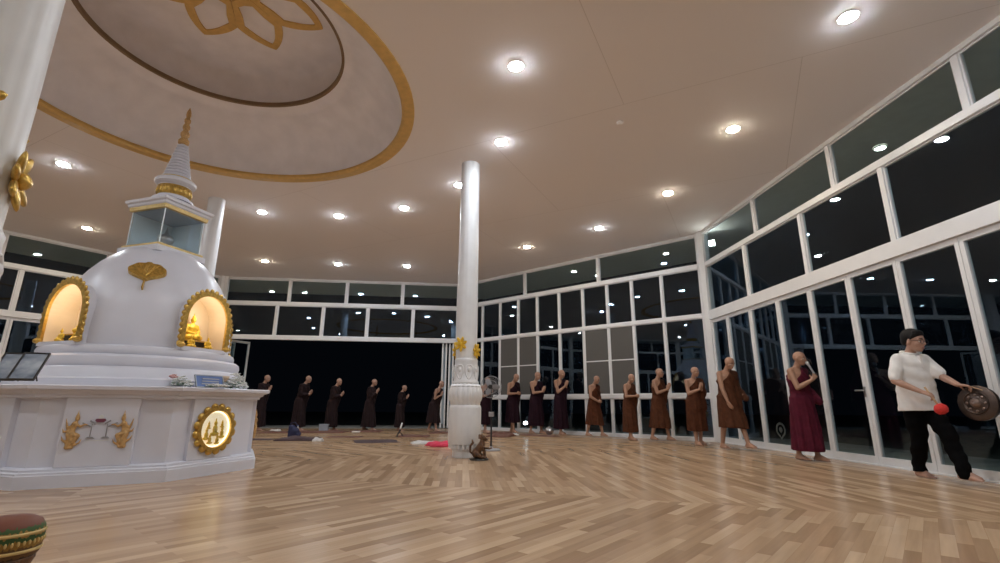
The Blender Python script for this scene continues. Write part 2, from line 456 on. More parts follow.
# outside: ground, terrace, soffit
tag(MB().bx(-70, 60, -60, 70, -0.36, -0.30).build('ground', M['night']), kind='structure')
def offset_oct(d):
    L = []
    for k in range(8):
        a, b, c = cn[k - 1], cn[k], cn[(k + 1) % 8]
        n1 = (b - a).normalized(); n1 = Vector((n1.y, -n1.x, 0)); n2 = (c - b).normalized(); n2 = Vector((n2.y, -n2.x, 0))
        d1, d2 = d[(k - 1) % 8], d[k]
        # intersection of the two offset sides
        A = np.array([[n1.x, n1.y], [n2.x, n2.y]]); r = np.array([n1.dot(b) + d1, n2.dot(b) + d2])
        s = np.linalg.solve(A, r); L.append((float(s[0]), float(s[1])))
    return L
T = (0, 0, 0), (1, 0, 0), (0, 1, 0), (0, 0, 1)
tag(MB().ringpoly(offset_oct([3.2] * 8), offset_oct([0.08] * 8), *T, -0.29, -0.03).build('terrace_slab', M['terrace']), kind='structure')
SOF = [1.5, 2.36, 2.36, 2.36, 1.5, 1.5, 1.5, 1.5]
tag(MB().ringpoly(offset_oct(SOF), offset_oct([0.07] * 8), *T, 5.38, 5.46).build('soffit', M['soffit']), kind='structure')

# ------------------------------------------------------------------ walls, windows and doors
wn, dn = [0], [0]
def wall_root(name, a, b):
    d = b - a; o = empty(name, a, math.atan2(d.y, d.x)); tag(o, kind='structure'); return o, d.length
def world_child(o, root):                            # setting pieces stay top-level: give them the wall's placement
    o.location = root.location; o.rotation_euler = root.rotation_euler; return o
def bars(root, name, L, m=None):
    b = MB()
    for s0, s1, z0, z1, dp in L: b.bx(s0, s1, -dp / 2, dp / 2, z0, z1)
    return b.build(name, m or M['alu'], root, bevel=0.006)
def window(root, s0, s1, z0, z1, fr=0.03, screen=False):
    wn[0] += 1
    b = MB(); dp = 0.05
    for q in ((s0, s1, z0, z0 + fr), (s0, s1, z1 - fr, z1), (s0, s0 + fr, z0 + fr, z1 - fr), (s1 - fr, s1, z0 + fr, z1 - fr)):
        b.bx(q[0], q[1], -dp / 2, dp / 2, q[2], q[3])
    if screen: b.bx(s0 + fr, s1 - fr, -0.03, -0.008, 2.13, 2.16)
    o = b.build('window_%d' % wn[0], M['alu']); world_child(o, root); tag(o, kind='structure')
    MB().bx(s0 + fr - .004, s1 - fr + .004, -0.004, 0.004, z0 + fr - .004, z1 - fr + .004).build('pane', M['glass'], o)
    if screen:
        MB().bx(s0 + fr - .003, s1 - fr + .003, -0.016, -0.009, z0 + fr - .003, z1 - fr + .003).build('insect_screen', M['screen'], o)
    return o
def door(root, s0, s1, z0=0.02, z1=3.0, handle=None, place=None, decal=False, closer=False):
    dn[0] += 1
    st, dp = 0.062, 0.06
    b = MB()
    W = s1 - s0
    for q in ((0, W, 0, 0.11), (0, W, z1 - z0 - 0.08, z1 - z0), (0, st, 0.11, z1 - z0 - 0.08), (W - st, W, 0.11, z1 - z0 - 0.08)):
        b.bx(q[0] + .003 * (q[0] == 0), q[1] - .003 * (q[1] == W), -dp / 2, dp / 2, q[2], q[3])
    o = b.build('door_%d' % dn[0], M['alu'], bevel=0.004); tag(o, kind='structure')
    if place is None:
        o.matrix_world = root.matrix_basis @ Matrix.Translation((s0, 0, z0))
    else:
        o.matrix_world = place
    MB().bx(st - .004, W - st + .004, -0.005, 0.005, 0.106, z1 - z0 - 0.076).build('pane', M['glass'], o)
    if handle is not None:
        x = st / 2 if handle < 0 else W - st / 2
        hb = MB(); hb.bx(x - 0.018, x + 0.018, -dp / 2 - 0.012, -dp / 2, 1.0, 1.16)
        hb.tube([(x, -dp / 2 - 0.01, 1.1), (x, -dp / 2 - 0.055, 1.1), (x - math.copysign(0.13, handle), -dp / 2 - 0.06, 1.1)], 0.011)
        hb.build('handle', M['steel'], o, smooth=False)
    if decal:                                        # bodhi leaf outline etched on the glass
        P = []
        for i in range(40):
            t = 2 * PI * i / 40 ; r = 0.15
            x = r * math.sin(t); y = -r * math.cos(t)
            if y < -0.05: x *= max(0.12, 1 - (-y - 0.05) / 0.115); y *= 1.25
            P.append((x, y))
        P2 = [(x * 0.72, y * 0.72) for x, y in P]; P3 = [(x * 0.35, y * 0.35) for x, y in P]
        db = MB(); cx_ = W / 2 + 0.04
        db.ringpoly(P, P2, (cx_, -0.009, 0.38), (1, 0, 0), (0, 0, 1), (0, -1, 0), 0, 0.003)
        db.poly(P3, (cx_, -0.009, 0.39), (1, 0, 0), (0, 0, 1), (0, -1, 0), 0, 0.003)
        db.build('leaf_decal', M['decal'], o)
    return o

Z1a, Z1b, Z2a, Z2b = 4.46, 4.58, 3.02, 3.26
def posts(L, w=0.13): return [(-0.02, w, 0, HC, 0.2), (L - w, L + 0.02, 0, HC, 0.2)]
# right wall: folding doors under two rows of fixed panes
wr, L = wall_root('wall_right', cn[1], cn[0])
tr = [2.45, 4.77, 7.08]; r2 = [1.92, 3.83, 5.70, 7.56]; dd = [0.13, 0.90, 1.86, 2.83, 3.77, 4.70, 5.64, 6.58, 7.52, L - 0.13]
bl = posts(L) + [(0.13, L - .13, 5.37, HC, 0.14), (0.13, L - .13, Z1a, Z1b, 0.13), (0.13, L - .13, Z2a, Z2b, 0.16), (0.13, L - .13, -0.02, 0.02, 0.16)]
for s in tr: bl.append((s - .045, s + .045, Z1b, 5.37, 0.10))
for s in r2: bl.append((s - .045, s + .045, Z2b, Z1a, 0.10))
bars(wr, 'frame', bl)
e = [0.13] + tr + [L - .13]
for a, b in zip(e[:-1], e[1:]): window(wr, a + (.045 if a > .2 else 0), b - (.045 if b < L - .2 else 0), Z1b, 5.37, 0.022)
e = [0.13] + r2 + [L - .13]
for a, b in zip(e[:-1], e[1:]): window(wr, a + (.045 if a > .2 else 0), b - (.045 if b < L - .2 else 0), Z2b, Z1a, 0.022)
for i, (a, b) in enumerate(zip(dd[:-1], dd[1:])):
    door(wr, a, b, z1=Z2a, handle={4: 1}.get(i), decal=(i == 2))
# middle wall: grid of fixed panes
wm, L = wall_root('wall_middle', cn[2], cn[1])
tr = [3.05, 5.96]; vs_ = [1.05, 1.91, 2.75, 3.57, 4.46, 5.36, 6.22, 7.03, 7.94]
bl = posts(L) + [(0.13, L - .13, 5.37, HC, 0.14), (0.13, L - .13, Z1a, Z1b, 0.13), (0.13, L - .13, 3.12, 3.22, 0.11), (0.13, L - .13, 1.05, 1.17, 0.12), (0.13, L - .13, -0.02, 0.08, 0.14)]
for s in tr: bl.append((s - .045, s + .045, Z1b, 5.37, 0.10))
for z0, z1 in ((3.22, Z1a), (1.17, 3.12), (0.08, 1.05)):
    for s in vs_: bl.append((s - .03, s + .03, z0, z1, 0.09))
bars(wm, 'frame', bl)
e = [0.13] + tr + [L - .13]
for a, b in zip(e[:-1], e[1:]): window(wm, a + (.045 if a > .2 else 0), b - (.045 if b < L - .2 else 0), Z1b, 5.37, 0.022)
e = [0.13] + vs_ + [L - .13]
for z0, z1 in ((3.22, Z1a), (1.17, 3.12), (0.08, 1.05)):
    for i, (a, b) in enumerate(zip(e[:-1], e[1:])):
        window(wm, a + (.03 if a > .2 else 0), b - (.03 if b < L - .2 else 0), z0, z1, 0.02, screen=(z0 == 1.17 and i in (2, 3, 6, 7)))
# back wall: wide opening under two rows of panes
wb, L = wall_root('wall_back', cn[3], cn[2])
tr = [L - 6.55, L - 4.45, L - 2.35]; r2 = [L - 6.93, L - 5.25, L - 3.61, L - 1.91]
bl = posts(L, 0.24) + [(0.24, L - .24, 5.37, HC, 0.14), (0.24, L - .24, 4.40, 4.53, 0.13), (0.24, L - .24, 3.12, 3.27, 0.15)]
for s in tr: bl.append((s - .045, s + .045, 4.53, 5.37, 0.10))
for s in r2: bl.append((s - .045, s + .045, 3.27, 4.40, 0.10))
bars(wb, 'frame', bl)
e = [0.24] + tr + [L - .24]
for a, b in zip(e[:-1], e[1:]): window(wb, a + (.045 if a > .3 else 0), b - (.045 if b < L - .3 else 0), 4.53, 5.37, 0.022)
e = [0.24] + r2 + [L - .24]
for a, b in zip(e[:-1], e[1:]): window(wb, a + (.045 if a > .3 else 0), b - (.045 if b < L - .3 else 0), 3.27, 4.40, 0.022)
def folded(s, turn):
    return wb.matrix_basis @ Matrix.Translation((s, 0.06, 0.02)) @ Matrix.Rotation(rad(turn), 4, 'Z')
for s, t in ((L - 0.34, 93), (L - 0.47, 88), (L - 0.60, 93), (L - 0.73, 88)): door(wb, 0, 0.86, z1=3.11, place=folded(s, t))
for s, t in ((0.30, 88), (0.43, 93), (0.56, 62)): door(wb, 0, 0.86, z1=3.11, place=folded(s, t))
# left wall: like the right wall
wl, L = wall_root('wall_left', cn[4], cn[3])
tr = [L - 8.2, L - 5.87, L - 3.5, L - 1.8]; r2 = [L - 7.25, L - 5.38, L - 3.5, L - 1.8]
dd = [0.13, 1.05, 2.0, 2.9, L - 5.36, L - 4.45, L - 3.5, L - 2.6, L - 1.7, L - 0.85, L - .13]
bl = posts(L) + [(0.13, L - .13, 5.37, HC, 0.14), (0.13, L - .13, 4.44, 4.56, 0.13), (0.13, L - .13, 3.10, 3.26, 0.16), (0.13, L - .13, -0.02, 0.02, 0.16)]
for s in tr: bl.append((s - .045, s + .045, 4.56, 5.37, 0.10))
for s in r2: bl.append((s - .045, s + .045, 3.26, 4.44, 0.10))
bars(wl, 'frame', bl)
e = [0.13] + tr + [L - .13]
for a, b in zip(e[:-1], e[1:]): window(wl, a + (.045 if a > .2 else 0), b - (.045 if b < L - .2 else 0), 4.56, 5.37, 0.022)
e = [0.13] + r2 + [L - .13]
for a, b in zip(e[:-1], e[1:]): window(wl, a + (.045 if a > .2 else 0), b - (.045 if b < L - .2 else 0), 3.26, 4.44, 0.022)
for a, b in zip(dd[:-1], dd[1:]): door(wl, a, b, z1=3.10)
# the four walls behind the camera (seen only as reflections): frame and one sheet of glazing each
for nm, i, j in (('wall_front', 7, 6), ('wall_front_right', 0, 7), ('wall_front_left', 6, 5), ('wall_far_left', 5, 4)):
    wf, L = wall_root(nm, cn[i], cn[j])
    bl = posts(L) + [(0.13, L - .13, 5.37, HC, 0.14), (0.13, L - .13, Z1a, Z1b, 0.13), (0.13, L - .13, Z2a, Z2b, 0.16), (0.13, L - .13, -0.02, 0.09, 0.1)]
    for k in range(1, 4): bl.append((L * k / 4 - .045, L * k / 4 + .045, Z1b, 5.37, 0.1))
    for k in range(1, 5): bl.append((L * k / 5 - .045, L * k / 5 + .045, Z2b, Z1a, 0.1))
    for k in range(1, 10): bl.append((L * k / 10 - .06, L * k / 10 + .06, 0.09, Z2a, 0.08))
    bars(wf, 'frame', bl)
    MB().bx(.1, L - .1, -0.004, 0.004, 0.05, 5.4).build('pane', M['glass'], wf)
# corner columns at the wall junctions
for k in range(8):
    o = MB().lathe([(0.17, 0), (0.17, HC)], 8, cn[k], phase=rad(26)).build('wall_post', M['alu']); tag(o, kind='structure')

# ------------------------------------------------------------------ downlights
def make_light(m):
    o = MB().lathe([(0.092, 0.002), (0.092, -0.006), (0.112, -0.010), (0.122, 0.0), (0.122, 0.004)], 28, close=True).build('ceiling_light', M['white'], smooth=False)
    MB().lathe([(0.092, 0.0), (0.090, -0.012), (0.076, -0.021), (0.05, -0.026), (0.001, -0.028)], 28).build('lens', m, o, smooth=True)
    return o
protos = {'c': make_light(M['cool']), 'w': make_light(M['warm'])}
used = set()
LIGHTS = [  # photo pixel, tone, label
    ((848, 17), 'c', 'cool white ceiling downlight at the top right of the photo, nearest the camera'),
    ((733, 129), 'w', 'warm white ceiling downlight above the right hand glass wall, second from the camera'),
    ((668, 193), 'w', 'warm white ceiling downlight near the corner of right and middle glass walls'),
    ((599, 228), 'c', 'cool ceiling downlight above the middle glass wall, near its right end'),
    ((527, 247), 'w', 'warm ceiling downlight above the middle glass wall, just right of the white column'),
    ((516, 66), 'c', 'large bright cool ceiling downlight right of the dome rim, nearest of the inner ring'),
    ((501, 142), 'c', 'bright cool ceiling downlight just above and right of the white column top'),
    ((459, 185), 'c', 'ceiling downlight partly hidden behind the white column shaft'),
    ((404, 208), 'c', 'ceiling downlight left of the column, first of the inner row beyond the dome'),
    ((339, 216), 'c', 'ceiling downlight beyond the dome, middle one of its row of three'),
    ((262, 212), 'c', 'ceiling downlight beyond the dome, nearest the stupa spire on its right'),
    ((407, 266), 'c', 'small ceiling downlight above the open doorway, right one of three'),
    ((338, 264), 'c', 'small ceiling downlight above the open doorway, middle one of three'),
    ((265, 261), 'w', 'small warm ceiling downlight above the open doorway, left one of three'),
    ((63, 164), 'c', 'bright ceiling downlight between the near column and the stupa spire'),
    ((87, 228), 'w', 'warm ceiling downlight above the left glass wall, over the stupa dome'),
]
def put_light(p, tone, label):
    o = protos[tone] if tone not in used else copy_tree(protos[tone])
    used.add(tone); o.location = (p[0], p[1], HC - 0.001)
    tag(o, label, 'ceiling light', 'recessed ceiling downlights')
for px, t, lb in LIGHTS: put_light(onz(*px, HC), t, lb)
HID = [(-13.4, 9.9, 'w'), (-14.2, 6.0, 'c'), (-14.0, 2.6, 'w'), (-12.1, -0.6, 'c'), (-10.0, -2.4, 'w'), (-7.0, -2.7, 'c'), (-4.2, -2.6, 'w'), (-1.2, -2.2, 'c'),
       (1.6, -0.6, 'w'), (3.6, 1.4, 'c'), (4.6, 2.9, 'w'), (-9.0, 4.9, 'c'), (-7.6, 2.6, 'c'), (-5.2, 1.6, 'c'), (-2.6, 1.9, 'c'), (-0.7, 3.6, 'c')]  # unseen downlights continuing the rings, added to light the hall evenly
for i, (x, y, t) in enumerate(HID):
    put_light((x, y), t, 'ceiling downlight outside the photo, added for even light in the hall')
sd = MB().lathe([(0.055, 0.0), (0.055, -0.02), (0.045, -0.035), (0.02, -0.04), (0.001, -0.04)], 24, onz(620, 122, HC)).build('smoke_detector', M['ceil'], smooth=True)
tag(sd, 'small round smoke detector on the ceiling between the downlights', 'smoke detector')
# lamps under the eaves and in the garden
def eave_lamp(p, label, m='flood', r=0.08):
    o = MB().lathe([(r + .02, 0.0), (r + .02, -0.03), (r, -0.03), (r, 0.0)], 20, close=True).build('eave_light', M['white'])
    q = MB().lathe([(r, -0.02), (r, -0.024)], 20).build('lens', M[m], o)
    o.location = p; tag(o, label, 'outdoor light', 'round lights under the eaves')
eave_lamp(onz(666, 253, 5.375), 'round light under the eave outside the middle glass wall, near its right end')
eave_lamp(onz(574, 271, 5.375), 'round light under the eave outside the middle glass wall, near its left end')
eave_lamp(onz(880, 147, 5.375), 'round light under the eave outside the right glass wall')
eave_lamp(onz(272, 291, 5.375), 'round light under the eave outside, above the left end of the open doorway')
fl = MB().box((0, 0, 0), (0.16, 0.08, 0.2)).build('flood_light', M['white'], bevel=0.01)
MB().box((0, 0, 0), (0.13, 0.012, 0.16)).build('lens', M['flood'], fl, loc=(0, -0.045, 0))
fl.location = Vector((5.62, 12.15, 5.03)); fl.rotation_euler = (rad(-20), 0, rad(-25))
tag(fl, 'glaring white floodlight outside the glass at the top of the corner post', 'floodlight')
gp = at_range(367, 426, 23.5)
g = MB().lathe([(0.07, -0.32 - gp.z + 0.02), (0.07, -0.30 - gp.z + 0.02), (0.03, -0.28 - gp.z), (0.03, -0.1), (0.06, -0.09)], 14).build('garden_lamp', M['blackplastic'])
MB().ell((0, 0, 0), 0.11, 0.11, 0.09).build('globe', M['garden'], g, smooth=True)
g.location = gp; tag(g, 'small glowing garden lamp in the dark beyond the open doorway', 'garden lamp')

# ------------------------------------------------------------------ columns
def flower(name, parent, r, z, az, s=1.0, m='yellow'):
    # five-petalled gilt blossom fixed to the shaft
    b = MB()
    for k in range(7):
        a = 2 * PI * k / 7 + 0.3
        rot = Matrix.Rotation(a, 3, 'Z') @ Matrix.Rotation(rad(-12), 3, 'Y')
        b.ell(Vector((math.cos(a) * 0.075 * s, math.sin(a) * 0.075 * s, 0.016)), 0.072 * s, 0.034 * s, 0.017, rot, 10, 6)
    b.ell((0, 0, 0.03), 0.042 * s, 0.042 * s, 0.032, None, 10, 6)
    o = b.build(name, M[m], parent, smooth=True)
    n = Vector((math.cos(az), math.sin(az), 0)); up = Vector((0, 0, 1)); x = up.cross(n)
    o.matrix_basis = Matrix.Translation((n.x * r, n.y * r, z)) @ Matrix(((x.x, up.x, n.x), (x.y, up.y, n.y), (x.z, up.z, n.z))).to_4x4()
    return o
def column(loc, az0, label, m='yellow', fs=0.95, fz=1.89):
    root = empty('column', loc); tag(root, label, 'column', 'white fluted columns', 'structure')
    def flute(n, d):
        return lambda r, z, a: r * (1 - d * (0.5 - 0.5 * math.cos(n * a)) ** 2)
    MB().lathe([(0.20, 0), (0.20, 0.10), (0.21, 0.115), (0.21, 0.14)], 32).build('plinth', M['white'], root, smooth=False, bevel=0.005)
    b = MB().lathe([(0.25, 0.14), (0.272, 0.145), (0.272, 0.215), (0.278, 0.22)], 96, rfun=flute(20, 0.28))
    b.build('lotus_foot', M['white'], root)
    b = MB().lathe([(0.270, 0.215), (0.279, 0.23), (0.281, 0.5), (0.281, 0.80), (0.272, 0.84), (0.256, 0.855)], 96, rfun=flute(16, 0.02))
    edge_split(b.build('pedestal', M['white'], root, smooth=True), 35)
    b = MB().lathe([(0.25, 0.85), (0.262, 0.87), (0.262, 0.90), (0.285, 0.94), (0.297, 1.00), (0.297, 1.06), (0.285, 1.12), (0.268, 1.15), (0.272, 1.17), (0.25, 1.20), (0.225, 1.21)], 96, rfun=flute(20, 0.05))
    edge_split(b.build('lotus_bulge', M['white'], root, smooth=True), 35)
    b = MB().lathe([(0.225, 1.20), (0.228, 1.25), (0.21, 1.27), (0.203, 1.58), (0.207, 1.62), (0.192, 1.65)], 48)
    for i in range(8):                               # scroll relief on the collar
        a = az0 + 2 * PI * i / 8
        c = Vector((math.cos(a), math.sin(a), 0)); t = Vector((-c.y, c.x, 0))
        pts = []
        for j in range(22):
            u = j / 21 * 2 * PI; pts.append(c * 0.205 + t * (0.066 * math.sin(u)) + Vector((0, 0, 1.43 + 0.12 * math.cos(u) - (0.02 * math.cos(2 * u)))))
        b.tube(pts, 0.010, 6, closed=True)
        b.ell(c * 0.203 + Vector((0, 0, 1.45)), 0.03, 0.03, 0.045)
    b.build('scroll_collar', M['white'], root, smooth=True)
    edge_split(MB().lathe([(0.187, 1.63), (0.19, 2.3), (0.183, 3.9), (0.177, 5.0), (0.175, HC + 0.003)], 96, rfun=flute(16, 0.008 if fs < 1 else 0.022)).build('shaft', M['white'], root, smooth=True), 50)
    for i in range(4): flower('gold_flower', root, 0.188, fz - (0.11 if fs < 1 else 0.28) * (i % 2), az0 + i * PI / 2, fs, m)
    return root
column((-0.592, 8.658, 0), rad(-116), 'white fluted column with yellow gilt flowers standing in the middle of the hall')
column((-6.6, 10.42, 0), rad(-100), 'white column standing behind the stupa, only its upper shaft visible')
column((-2.495, 2.027, 0), rad(-56), 'huge near white column cut by the left edge of the photo', 'gold', 1.05, 2.18)
column((-8.4, 4.3, 0), rad(-116), 'white column left of the stupa outside the photo')

# ------------------------------------------------------------------ stupa
st = empty('stupa', SC, 0); tag(st, 'large white octagonal stupa with gilded niches, glass lantern and ringed spire', 'stupa')
A0 = rad(-40)
def octa(prof, name, parent, m='plaster', bevel=0.006):
    return MB().lathe(prof, 8, phase=A0).build(name, M[m], parent, bevel=bevel)
octa([(1.70, 0), (1.70, 0.125), (1.685, 0.13), (1.685, 0.15), (1.655, 0.16), (1.655, 0.18), (1.62, 0.19), (1.60, 0.195)], 'plinth', st, bevel=0)
body = octa([(1.575, 0.19), (1.575, 0.93)], 'body', st, bevel=0)
octa([(1.60, 0.90), (1.66, 0.915), (1.66, 0.94), (1.70, 0.955), (1.72, 0.99), (1.78, 1.0), (1.79, 1.035), (1.77, 1.045), (1.3, 1.05)], 'ledge', st, bevel=0)
APO = 1.575 * math.cos(PI / 8)
def face_frame(az, ap, z):
    n = Vector((math.cos(az), math.sin(az), 0)); x = Vector((-n.y, n.x, 0))
    return Vector((n.x * ap, n.y * ap, z)), x, Vector((0, 0, 1)), n
def emblem(parent, o, x, u, n):
    x = x * 0.86; u = u * 0.92
    # two winged devas kneeling towards lamp stands, a lotus bowl above, in low relief
    for sgn in (-1, 1):
        b = MB()
        q3 = lambda a, c, d=0.012: o + x * (sgn * a) + u * c + n * d
        def lim(pts, d=0.012): b.chain([(q3(a, c, d), r) for a, c, r in pts], 8)
        lim([(0.235, 0.115, 0.021), (0.236, 0.135, 0.020)]); lim([(0.236, 0.15, 0.017), (0.237, 0.185, 0.007), (0.238, 0.225, 0.002)])        # head and tall crown
        lim([(0.24, 0.095, 0.013), (0.25, 0.06, 0.030), (0.262, 0.0, 0.024), (0.27, -0.05, 0.034)])                                             # torso
        lim([(0.27, -0.05, 0.032), (0.205, -0.075, 0.026), (0.235, -0.15, 0.022), (0.29, -0.165, 0.016)])                                        # bent front leg
        lim([(0.285, -0.06, 0.032), (0.262, -0.14, 0.028), (0.285, -0.20, 0.024), (0.235, -0.205, 0.014)])                                       # kneeling leg
        lim([(0.24, 0.06, 0.015), (0.19, 0.03, 0.012), (0.15, 0.055, 0.010), (0.125, 0.05, 0.008)], 0.02)                                        # arms reaching out
        lim([(0.265, 0.05, 0.014), (0.315, 0.01, 0.012), (0.33, 0.06, 0.010), (0.345, 0.125, 0.004)])                                            # raised wing
        lim([(0.285, -0.01, 0.014), (0.345, -0.03, 0.010), (0.365, 0.02, 0.003)]); lim([(0.29, -0.15, 0.016), (0.34, -0.12, 0.010), (0.36, -0.07, 0.003)])
        lim([(0.22, -0.18, 0.012), (0.175, -0.155, 0.009), (0.155, -0.105, 0.003)])                                                              # sash ends
        from_mesh('deva_relief', remesh(b, 0.006, 2), M['orangegold'], parent)
        q = MB()
        def ps(*pts): q.poly([(sgn * a, c) for a, c in pts][::sgn], o, x, u, n, 0.0, 0.012)
        ps((0.076, -0.09), (0.086, -0.09), (0.082, 0.06), (0.074, 0.06)); ps((0.03, -0.105), (0.125, -0.105), (0.10, -0.088), (0.055, -0.088))
        ps((0.05, 0.05), (0.11, 0.09), (0.10, 0.105), (0.045, 0.065)); ps((0.09, 0.02), (0.18, 0.065), (0.178, 0.078), (0.085, 0.035))
        q.build('lamp_stand_relief', M['grayplastic'], parent)
    b = MB(); b.poly([(-0.055, 0.10), (-0.035, 0.078), (0.035, 0.078), (0.055, 0.10), (0.045, 0.118), (-0.045, 0.118)], o, x, u, n, 0, 0.02)
    b.build('lotus_relief', M['purple'], parent)
    b = MB(); b.poly([(-0.03, 0.12), (0.03, 0.12), (0.022, 0.15), (0.0, 0.165), (-0.022, 0.15)], o, x, u, n, 0, 0.015)
    b.build('offering_relief', M['petal'], parent)
    MB().poly([(-0.12, -0.135), (0.13, -0.135), (0.13, -0.128), (-0.12, -0.128)], o, x, u, n, 0, 0.004).build('ground_line', M['petal'], parent)
def round_window(parent, o, x, u, n):
    rw = MB()
    N = 64; a = [2 * PI * k / N for k in range(N)]
    R = 0.27
    rw.ringpoly([(R * math.cos(t), R * 1.0 * math.sin(t)) for t in a], [(0.222 * math.cos(t), 0.222 * math.sin(t)) for t in a], o, x, u, n, 0.0, 0.05)
    for k in range(16):                              # flame-like leaves round the rim
        t = 2 * PI * (k + .5) / 16
        c = o + x * (math.cos(t) * 0.277) + u * (math.sin(t) * 0.277) + n * 0.025
        rot = Matrix(((x.x, u.x, n.x), (x.y, u.y, n.y), (x.z, u.z, n.z))) @ Matrix.Rotation(t, 3, 'Z')
        rw.ell(c, 0.042, 0.05, 0.026, rot, 10, 6)
    f = rw.build('round_window', M['gold'], parent, smooth=True); edge_split(f, 45)
    f['label'] = 'round gilt window with glowing golden figures inside'
    MB().poly([(0.226 * math.cos(t), 0.226 * math.sin(t)) for t in a], o, x, u, n, 0.002, 0.006).build('glow_backing', M['glowpanel'], f)  # cream backing glows itself, standing in for light inside the window
    MB().tube([o + x * (0.213 * math.cos(t)) + u * (0.213 * math.sin(t)) + n * 0.018 for t in a], 0.006, 6, closed=True).build('led_strip', M['led'], f)
    g = MB()
    for i, (px, py, s) in enumerate(((0.0, -0.02, 1.35), (-0.12, -0.08, 1.0), (0.11, -0.07, 1.0), (-0.06, -0.14, 0.85), (0.05, -0.15, 0.85), (-0.10, 0.03, 0.6), (0.10, 0.04, 0.6))):
        c = o + x * px + u * py + n * 0.022
        rot = Matrix(((x.x, u.x, n.x), (x.y, u.y, n.y), (x.z, u.z, n.z)))
        g.ell(c - u * 0.03 * s, 0.05 * s, 0.02 * s, 0.018, rot, 10, 6); g.ell(c + u * 0.01 * s, 0.026 * s, 0.045 * s, 0.016, rot, 10, 6)
        g.ell(c + u * 0.065 * s, 0.017 * s, 0.022 * s, 0.014, rot, 10, 6); g.ell(c + u * 0.095 * s, 0.006 * s, 0.018 * s, 0.006, rot, 8, 5)
    g.build('figure_relief', M['yellow'], f, smooth=True)
    MB().poly([(0.223 * math.cos(t), 0.223 * math.sin(t)) for t in a], o, x, u, n, 0.043, 0.046).build('pane', M['caseglass'], f)
for k in range(8):
    az = rad(-62.5 + 45 * k)
    o, x, u, n = face_frame(az, APO - 0.01, 0.0); o = o - x * 0.045
    hw = 0.33
    p = MB().poly([(-hw, 0.19), (hw, 0.19), (hw, 0.915), (-hw, 0.915)], o, x, u, n, 0.0, 0.065).build('raised_panel', M['plaster'], st, bevel=0.006)
    o2, x, u, n = face_frame(az, APO + 0.055, 0.545)
    if k % 2 == 0: emblem(p, o2 + u * 0.035 - x * 0.045, x, u, n)
    else: round_window(p, o2 - x * (0.045 if k == 1 else 0.15), x, u, n)
# stepped mouldings and dome
NICHE = [rad(-62.5 + 45 + 90 * k) for k in range(4)]
ring_prof = [(1.36, 1.04), (1.36, 1.13), (1.34, 1.145), (1.28, 1.15), (1.27, 1.17), (1.26, 1.25), (1.235, 1.28), (1.20, 1.285), (1.21, 1.30), (1.22, 1.35), (1.21, 1.40), (1.17, 1.43), (1.12, 1.435), (1.13, 1.45), (1.135, 1.49), (1.12, 1.53), (1.08, 1.55), (1.0, 1.55)]
o = MB().lathe(ring_prof, 96).build('ring_moulding', M['plaster'], st, smooth=True); edge_split(o, 40)
dome_prof = [(1.035, 1.52), (1.045, 1.60), (1.045, 1.75), (1.03, 1.95), (1.0, 2.12), (0.955, 2.28), (0.89, 2.44), (0.80, 2.60), (0.70, 2.74), (0.58, 2.87), (0.44, 2.98), (0.30, 3.03)]
dm = MB().lathe(dome_prof, 96)
dome = dm.build('dome', M['plaster'], st, smooth=True)
def arch(hw, h, nseg=18, base=0.0):                 # open arch outline from right foot over the top to left foot
    hs = h - hw * 1.12
    P = [(hw, base)] + [(hw, base + (hs - base) * i / 4) for i in range(1, 4)]
    for i in range(nseg + 1):
        t = PI * i / nseg; P.append((hw * math.cos(t), hs + hw * 1.12 * math.sin(t)))
    P += [(-hw, base + (hs - base) * i / 4) for i in range(3, 0, -1)] + [(-hw, base)]
    return P
cut = MB()
for az in NICHE:
    o, x, u, n = face_frame(az, 0.0, 1.575)
    cut.poly(arch(0.325, 0.735), o, x, u, n, 0.74, 1.3)
cutter = cut.build('cutter', M['plaster'], st)
bo = dome.modifiers.new('niches', 'BOOLEAN'); bo.operation = 'DIFFERENCE'; bo.object = cutter; bo.solver = 'EXACT'
bpy.context.view_layer.update()
dg = bpy.context.evaluated_depsgraph_get()
me = bpy.data.meshes.new_from_object(dome.evaluated_get(dg)); dome.modifiers.clear(); dome.data = me
me.polygons.foreach_set('use_smooth', [True] * len(me.polygons)); edge_split(dome, 30)
bpy.data.objects.remove(cutter)
niche_objs = []
